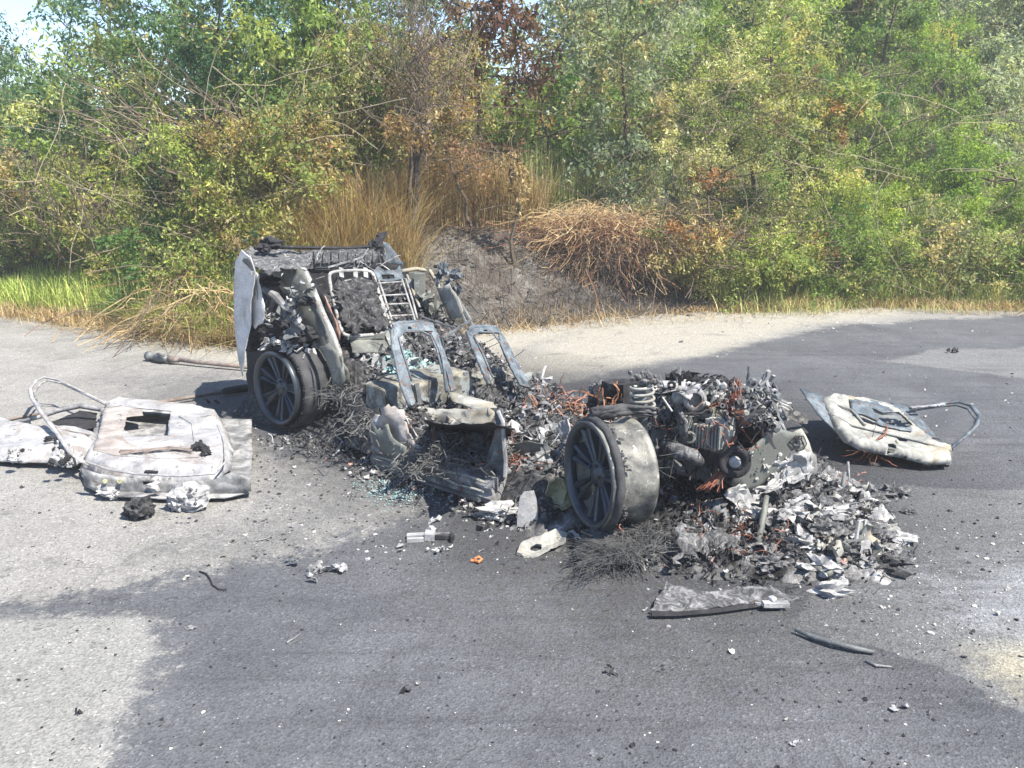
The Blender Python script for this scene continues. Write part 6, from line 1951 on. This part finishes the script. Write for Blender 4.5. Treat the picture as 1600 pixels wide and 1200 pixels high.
for k in range(14):
    lump(mb, P(rng.uniform(224, 264), rng.uniform(744, 766), .08), rng.uniform(.012, .03), 80 + k, sub=1, amp=.6)
mb.build('latch_remains', M['whiteash'], ld, kind='stuff')
mb = MB(); mb.bar(P(226, 737, .115), P(248, 736, .115), .035, .008); mb.bar(P(345, 748, .08), P(358, 745, .08), .02, .01)
mb.tube([P(300, 700, .17), P(312, 694, .19), P(320, 700, .17)], .02, 6); lump(mb, P(312, 698, .17), .03, 90, amp=.9); lump(mb, P(322, 706, .165), .025, 91, amp=.9)
mb.each('black_remains', M['soot'], ld)
mb = MB()
for k in range(9):
    mb.tube([P(188 + rng.gauss(0, 2), 706 + rng.gauss(0, 2), .155), P(225, 704 + rng.gauss(0, 1.5), .165), P(262, 700 + rng.gauss(0, 1.5), .165), P(300, 702 + rng.gauss(0, 2), .165)], .004, 4)
mb.build('rusty_cable', M['rustpole'], ld)
mb = MB()
for (x, y) in ((236, 646), (228, 651), (215, 645), (186, 694), (170, 697), (250, 648)):
    m = wheel_matrix(P(x, y, .168), UP)
    mb.lathe([(0, .003), (.008, .003), (.008, -.003), (0, -.003)], m, 8)
mb.each('bolt_head', M['soot'], ld)

rd = thing('car_door', P(40, 720), 'white burnt rear door half hidden under the other door at the left edge', 'car door')
pl2 = flat_plane([(-60, 712, .04), (120, 722, .04), (60, 668, .07)])
if pl2.n.z < 0: pl2.n = -pl2.n
plate('inner_panel', 'white', pl2, [(-120, 650), (-60, 652), (0, 656), (30, 664), (62, 670), (100, 672), (146, 676), (156, 692), (140, 712), (120, 728), (80, 724), (20, 722), (-50, 716), (-120, 700)], parent=rd, amp=.012, thick=.01, dome=dome_(.06, .08), res=.035)
mb = MB()
mb.tube([P(20, 662, .06), P(60, 652, .10), (P(95, 640, .14)), P(126, 634, .16), P(160, 640, .14), P(170, 660, .1)], [.012, .016, .02, .02, .02, .015], 6)
mb.tube([P(-100, 630, .12), P(-30, 650, .12), P(20, 668, .1), P(50, 674, .1)], .016, 6)
mb.build('window_frame', M['silver'], rd, True)
plate('window_blackening', 'soot', flat_plane([(80, 672, .05), (150, 672, .05), (125, 642, .06)]), [(78, 660), (100, 652), (124, 641), (152, 646), (150, 668), (132, 672), (96, 668)], parent=rd, amp=.008)
mb = MB(); mb.tube([P(60, 671, .12), P(100, 672, .12), P(140, 680, .12)], .006, 5)
mb.build('rusty_cable', M['rustpole'], rd)
mb = MB()
for (x, y, s) in ((85, 690, .04), (100, 700, .05), (118, 716, .04), (92, 715, .05), (108, 722, .03), (22, 706, .03), (20, 716, .025)):
    lump(mb, P(x, y, .10), s, x, amp=.6)
mb.each('hinge_lump', M['whiteash'], rd)
mb = MB()
for (x, y, s) in ((88, 704, .025), (98, 722, .02), (75, 686, .02), (35, 704, .012), (105, 716, .018), (80, 724, .02)):
    lump(mb, P(x, y, .13), s, x, amp=.6)
mb.tube([P(70, 690, .13), P(76, 683, .16), P(86, 684, .15), P(88, 692, .12)], .010, 6)
mb.each('hinge_hole_dark', M['soot'], rd)  # black lumps paint the shade of hinge holes, beside one sooty loop

rr = thing('car_door', P(1400, 725), 'cream and grey burnt door with raised window frame right of the wreck', 'car door')
pl3 = flat_plane([(1485, 714, .09), (1335, 684, .17), (1290, 622, .31)])
if pl3.n.z < 0: pl3.n = -pl3.n
plate('inner_panel', 'cream', pl3, [(1284, 620), (1302, 612), (1340, 618), (1388, 628), (1412, 640), (1440, 668), (1466, 688), (1490, 692), (1488, 716), (1450, 716), (1400, 704), (1345, 694), (1322, 682), (1302, 656)], holes=[[(1362, 638), (1380, 645), (1404, 643), (1426, 664), (1416, 668), (1392, 664), (1376, 658)], [(1338, 649), (1350, 650), (1372, 660), (1366, 662), (1348, 656)], [(1399, 679), (1403, 676), (1417, 681), (1419, 688), (1406, 687)], [(1386, 694), (1392, 691), (1400, 697), (1399, 702), (1388, 701)], [(1407, 706), (1418, 707), (1420, 711), (1409, 710)]], parent=rr, amp=.003, thick=.008, dome=lambda d, x, y: .045 * (smoothf(min(1, d / .022)) - 1) - .015 * smoothf(max(0, min(1, (d - .07) / .03))), res=.02)
mb = MB()
for ln in ([(1302, 648), (1330, 664), (1380, 676), (1440, 690), (1486, 704)], [(1296, 628), (1330, 640), (1352, 664)], [(1310, 622), (1350, 622), (1395, 634)]):
    mb.tube(on(pl3, ln, .0), .007, 6)
mb.each('pressed_ridge', M['cream'], rr)
plate('recess', 'bluegrey', pl3, [(1326, 622), (1380, 628), (1412, 638), (1434, 664), (1424, 674), (1380, 666), (1334, 648)], holes=[[(1362, 638), (1380, 645), (1404, 643), (1426, 664), (1416, 668), (1392, 664), (1376, 658)], [(1338, 646), (1350, 648), (1372, 658), (1366, 661), (1348, 654)]], parent=rr, amp=.005, thick=.006, res=.02)
plate('outer_skin', 'darksteel', flat_plane([(1485, 724, .02), (1335, 698, .08), (1290, 622, .20)]), [(1280, 620), (1340, 620), (1412, 640), (1466, 688), (1490, 694), (1486, 726), (1450, 725), (1400, 714), (1345, 702), (1318, 690), (1298, 660)], parent=rr, amp=.004, thick=.006)  # dark steel paints in the shade seen through the door's holes
plate('end_flange', 'bluegrey', flat_plane([(1252, 608, .36), (1318, 688, .13), (1290, 620, .30)]), [(1250, 608), (1264, 612), (1286, 619), (1296, 640), (1310, 664), (1324, 688), (1300, 668), (1280, 650), (1262, 626)], parent=rr, amp=.006, thick=.008)
plate('beltline', 'bluegrey', flat_plane([(1400, 636, .24), (1462, 688, .12), (1425, 640, .22)]), [(1392, 630), (1418, 634), (1428, 642), (1444, 660), (1466, 686), (1450, 684), (1424, 662), (1404, 642)], parent=rr, amp=.004, thick=.012)
mb = MB()
FR2 = [(1422, 638, .25), (1445, 635, .25), (1475, 630, .25), (1500, 628, .26), (1518, 634, .27), (1530, 650, .26), (1526, 664, .22), (1508, 682, .15), (1486, 700, .09)]
mb.tube([P(*f) for f in FR2], .015, 6, flat=.6)
mb.tube([P(x - 6, y + 5, z - .02) for x, y, z in FR2], .007, 5)
wf = mb.build('window_frame', M['bluegrey'], rr, True)
mb = MB()
for k in range(18):
    t = k / 17
    chunk(mb, P(1425 + 50 * t, 637 - 5 * t, .27), .016, rng)
mb.build('flaking_crust', M['white'], wf, kind='stuff')
mb = MB()
for (x, y) in ((1357, 686), (1444, 706)):
    mb.bar(P(x - 8, y, .15 - (x - 1357) * .0008), P(x + 12, y + 2, .14 - (x - 1357) * .0008), .05, .02)
mb.tube([P(1400, 688, .15), P(1412, 708, .10)], .006, 4)
mb.each('hinge', M['olive'], rr)
mb = MB()
for k in range(38):
    wire(mb, P(1362 + rng.gauss(0, 10), 698 + rng.gauss(0, 4), .10), (rng.gauss(-.2, .8), -.4 + rng.gauss(0, .4), rng.gauss(-.5, .5)), rng.uniform(.06, .2), .0022, rng, 6, .5)
mb.tube([P(1388, 664, .2), P(1382, 680, .18), P(1362, 692, .14)], .006, 5)
mb.build('rusty_wires', M['copper'], rr, kind='stuff')
mb = MB()
for k in range(10):
    chunk(mb, P(1446 + rng.gauss(0, 6), 722 + rng.gauss(0, 3), .03), .02, rng)
for k in range(8):
    chunk(mb, P(1390 + rng.gauss(0, 8), 660 + rng.gauss(0, 3), .2), .012, rng)
mb.build('ash_bits', M['ash'], rr, kind='stuff')

# big white lump with plate at the corner of the left door, and the burnt ball
wl = thing('melted_lump', P(295, 795), 'white pitted lump of melted metal leaning on the door corner', 'melted lump')
mb = MB(); lump(mb, P(296, 776, .07), .105, 12, amp=.45, freq=3.2, squash=(1.05, .7, .75)); lump(mb, P(280, 782, .05), .06, 13, amp=.5)
mb.build('lump', M['whiteash'], wl)
mb = MB()
for k in range(9):
    lump(mb, P(rng.uniform(275, 320), rng.uniform(762, 788), .13), rng.uniform(.006, .014), 20 + k, sub=1, amp=.5)
mb.build('pits', M['ash'], wl, kind='stuff')
plate('mounting_plate', 'silver', flat_plane([(262, 784, .03), (325, 790, .03), (300, 800, .008)]), [(262, 784), (290, 788), (326, 784), (322, 792), (302, 800), (280, 796)], parent=wl, amp=.004)
mb = MB(); lump(mb, P(216, 796, .05), .062, 31, amp=1.0, freq=3, squash=(1.1, 1, .85)); lump(mb, P(232, 796, .03), .03, 32, amp=1)
tag(mb.build('burnt_ball', M['darkash']), 'small black charred ball on the asphalt in front of the left door', 'burnt lump')

# ------------------------------------------------------------------ shafts at left
sf = thing('drive_shaft', P(300, 572), 'steel drive shaft with a dark joint lying behind the rear wheel', 'drive shaft')
mb = MB(); mb.tube([P(262, 560, .05), P(310, 566, .045), P(392, 574, .04)], .020, 8)
mb.build('shaft', M['rustpole'], sf, True)
mb = MB(); mb.tube([P(231, 556, .05), P(236, 557, .05), P(238, 557, .05), P(246, 559, .05), P(254, 560, .05), P(262, 561, .05)], [.045, .045, .03, .042, .04, .028], 12)
mb.bar(P(246, 553, .10), P(256, 556, .09), .02); mb.build('joint', M['darksteel'], sf, True)
mb = MB(); mb.tube([P(262, 560, .05), P(272, 562, .05), P(280, 562, .048)], [.034, .03, .026], 10); mb.build('collar', M['rustpole'], sf, True)
sf = thing('pole', P(290, 632), 'rusty thin pole lying between the left door and the rear wheel', 'pole')
mb = MB(); mb.tube([P(190, 640, .05), P(240, 630, .035), P(346, 613, .035)], .015, 8); mb.build('tube', M['rustpole'], sf, True)
mb = MB(); mb.tube([P(346, 613, .035), P(352, 611, .04), P(386, 606, .04)], [.017, .03, .032], 8); mb.build('sleeve', M['soot'], sf, True)
rod('rod', 'thin grey rod beyond the rear door at the left edge', [P(-40, 668, .01), P(30, 652, .012), P(64, 646, .012)], .010, 'rustpole')

# ------------------------------------------------------------------ single pieces on the asphalt
dl = thing('latch_piece', P(672, 842), 'door latch with white body and dark rubber end on the asphalt', 'latch')
mb = MB(); mb.bar(P(636, 838, .015), P(668, 836, .02), .035, .02); mb.bar(P(636, 844, .012), P(662, 843, .015), .02, .02); mb.box(P(672, 836, .02), (.05, .07, .035)); lump(mb, P(674, 828, .03), .022, 3, amp=.5)
mb.build('body', M['white'], dl)
mb = MB(); mb.bar(P(680, 838, .018), P(710, 839, .015), .03, .022); mb.bar(P(706, 836, .02), P(706, 844, .02), .012, .03); mb.build('rubber_end', M['soot'], dl)
mb = MB(); mb.bar(P(678, 834, .035), P(702, 833, .03), .008); mb.build('pin', M['silver'], dl)
def scrap(name, label, x, y, s, mat='white', cat='scrap', n_=1, sx=0, sy=0, curl=.6, big=False, group=None):
    r_ = random.Random(int(x * 7 + y))
    mb = MB()
    for k in range(n_):
        p = P(x + r_.gauss(0, sx), y + r_.gauss(0, sy), .006 + s * .15 + (r_.random() * .02 if n_ > 3 else 0))
        flake(mb, p, s * r_.uniform(.6, 1.1), r_, curl)
    return tag(mb.build(name, M[mat]), label, cat, group)
scrap('white_scrap', 'flat white flake on the asphalt above the latch', 684, 811, .05, 'white', n_=2, sx=5, sy=1, curl=.15)
scrap('white_scrap', 'small white flake left of the latch', 625, 856, .035, 'white', curl=.3, n_=2, sx=2, sy=2)
scrap('white_scrap', 'lacy white ash right below the latch', 690, 857, .02, 'whiteash', n_=14, sx=9, sy=2)
scrap('ash_scrap', 'curled grey foil on the asphalt left of centre', 498, 888, .035, 'silver', n_=16, sx=7, sy=6, curl=1.0)
scrap('ash_scrap', 'pale curled foil just right of the grey foil', 530, 886, .032, 'white', n_=10, sx=9, sy=2.5, curl=.8)
scrap('ash_scrap', 'thin pale blue smear of foil on the asphalt', 460, 877, .025, 'bluegrey', n_=6, sx=8, sy=1.5, curl=.1)
scrap('stone', 'small pale stone left of the curved wire', 290, 902, .02, 'stone', 'stone', n_=3, sx=2, sy=2, curl=.9)
scrap('ash_scrap', 'thin grey sliver in the lower left part of the asphalt', 297, 980, .022, 'silver', n_=3, sx=4, sy=1, curl=.1)
scrap('white_scrap', 'tiny white bit right of the dark pebble', 652, 1067, .014, 'white', curl=.5, n_=2, sx=1, sy=1)
scrap('burnt_bit', 'black crumb in the middle foreground', 636, 1079, .022, 'soot', 'burnt lump', n_=3, sx=3, sy=1)
scrap('burnt_bit', 'dark flat crumb on the pale patch at lower left', 120, 1110, .022, 'soot', 'burnt lump', n_=3, sx=3, sy=1)
scrap('white_scrap', 'little white flake at the left end of the burnt strip', 1008, 952, .022, 'white', curl=.3)
scrap('stone', 'small pale stone below the burnt strip', 1143, 1017, .018, 'stone', 'stone', curl=.4, n_=2, sx=1, sy=1)
scrap('stone', 'small white pebble in the lower right foreground', 1228, 1124, .012, 'stone', 'stone', curl=.4, n_=2, sx=1, sy=1)
scrap('white_scrap', 'white chip near the bottom edge, right of the pebble', 1240, 1161, .020, 'white', n_=3, sx=5, sy=3, curl=.3)
scrap('white_scrap', 'thin white splinter in the right foreground', 1396, 1103, .022, 'white', n_=3, sx=7, sy=3, curl=.2)
scrap('ash_scrap', 'small twisted grey bit below the burnt strip at left', 952, 1046, .018, 'ash', n_=7, sx=6, sy=5, curl=.9)
scrap('white_scrap', 'white broken piece on the wet ground at the right of the heap', 1405, 850, .045, 'white', n_=5, sx=6, sy=6, curl=.8)
scrap('stone', 'ochre stone on the wet ground at the right edge', 1560, 958, .025, 'stone', 'stone', n_=2, sx=1, sy=1)
scrap('stone', 'pale stone near the right edge below the ash wash', 1575, 922, .022, 'stone', 'stone', n_=2, sx=1, sy=1)
scrap('burnt_bit', 'dark scrap on the road far right beyond the door', 1487, 547, .05, 'soot', 'burnt lump', n_=4, sx=5, sy=1)
scrap('burnt_bit', 'dark crumb on the pale verge behind the seats', 1066, 536, .04, 'darksteel', 'burnt lump', n_=3, sx=4, sy=2)
scrap('burnt_bit', 'dark stone between the left door and the rear wheel', 333, 627, .05, 'soot', 'burnt lump', n_=2, sx=5, sy=0)
mb = MB(); mb.tube([P(742, 873, .02), P(748, 870, .03), P(753, 874, .02), P(748, 878, .015), P(742, 876, .012), P(736, 876, .01)], .007, 6)
tag(mb.build('rubber_ring', M['orange']), 'small orange ring on the asphalt below the latch', 'ring')
rod('wire_piece', 'thin curved dark wire on the asphalt at left', [P(312, 893, .006), P(322, 896, .01), P(328, 904, .008), P(332, 914, .006), P(342, 921, .006), P(354, 921, .006)], .004, 'soot', 'wire', 5)
rod('wire_piece', 'thin pale wire below the white door lump', [P(400, 845, .006), P(414, 842, .008), P(424, 838, .006)], .004, 'silver', 'wire', 5)
rod('wire_piece', 'thin pale splinter in the centre left foreground', [P(448, 1004, .006), P(458, 998, .008), P(470, 990, .006)], .0035, 'silver', 'wire', 5)
mb = MB(); lump(mb, P(138, 489, .06), .10, 5, amp=.9, squash=(1.3, .8, .45))
tag(mb.build('plastic_bag', M['litter']), 'white litter lying in the grass of the left verge', 'litter')
bs = pxsheet(MB(), Plane(PY(628, 408, 11.05), PY(655, 385, 11.15), PY(655, 412, 10.85)), [(625, 412), (645, 388), (654, 382), (656, 404), (644, 414)], amp=.02)
tag(bs.build('plastic_sheet', M['bluegrey']), 'blue grey sheet leaning at the foot of the charred tree', 'sheet')
# teal glass crumbs by the sill
mb = MB()
for k in range(700):
    p = P(rng.gauss(625, 30), rng.gauss(764, 11), .004)
    chunk(mb, p, rng.uniform(.003, .007), rng)
mb.build('broken_glass', M['teal'], kind='stuff')
# grit, cinders and flakes strewn over the asphalt
def strew(name, mat, n_, smin, smax, region, fl=.5, seed=1, edge=0):
    r_ = random.Random(seed)
    mb = MB()
    for k in range(n_):
        x, y = r_.uniform(region[0], region[2]), r_.uniform(region[1], region[3])
        p = P(x, y, .003)
        if edge and r_.random() > edge: pass
        s = smin + (smax - smin) * r_.random() ** 3
        if r_.random() < fl: flake(mb, p, s, r_, .25)
        else: chunk(mb, p, s * .6, r_, .6)
    mb.build(name, M[mat], kind='stuff')
strew('cinders', 'soot', 480, .003, .016, (900, 920, 1700, 1240), .8, 1)
strew('cinders', 'soot', 340, .004, .026, (1100, 500, 1700, 900), .5, 2)
strew('cinders', 'darkash', 1300, .003, .02, (380, 690, 900, 900), .5, 3)
strew('cinders', 'soot', 320, .003, .018, (-100, 600, 420, 900), .5, 4)
strew('cinders', 'soot', 260, .003, .014, (-100, 900, 900, 1240), .5, 5)
strew('pale_grit', 'stone', 260, .003, .010, (-100, 800, 1700, 1240), .3, 6)
strew('pale_grit', 'white', 110, .004, .022, (950, 850, 1700, 1000), .6, 7)
strew('pale_grit', 'stone', 150, .006, .026, (1380, 820, 1700, 1010), .4, 8)
strew('pale_grit', 'whiteash', 420, .004, .022, (380, 660, 900, 880), .7, 9)
strew('pale_grit', 'whiteash', 200, .005, .03, (1050, 500, 1700, 700), .7, 10)
strew('pale_grit', 'stone', 500, .006, .022, (820, 480, 1400, 560), .4, 11)
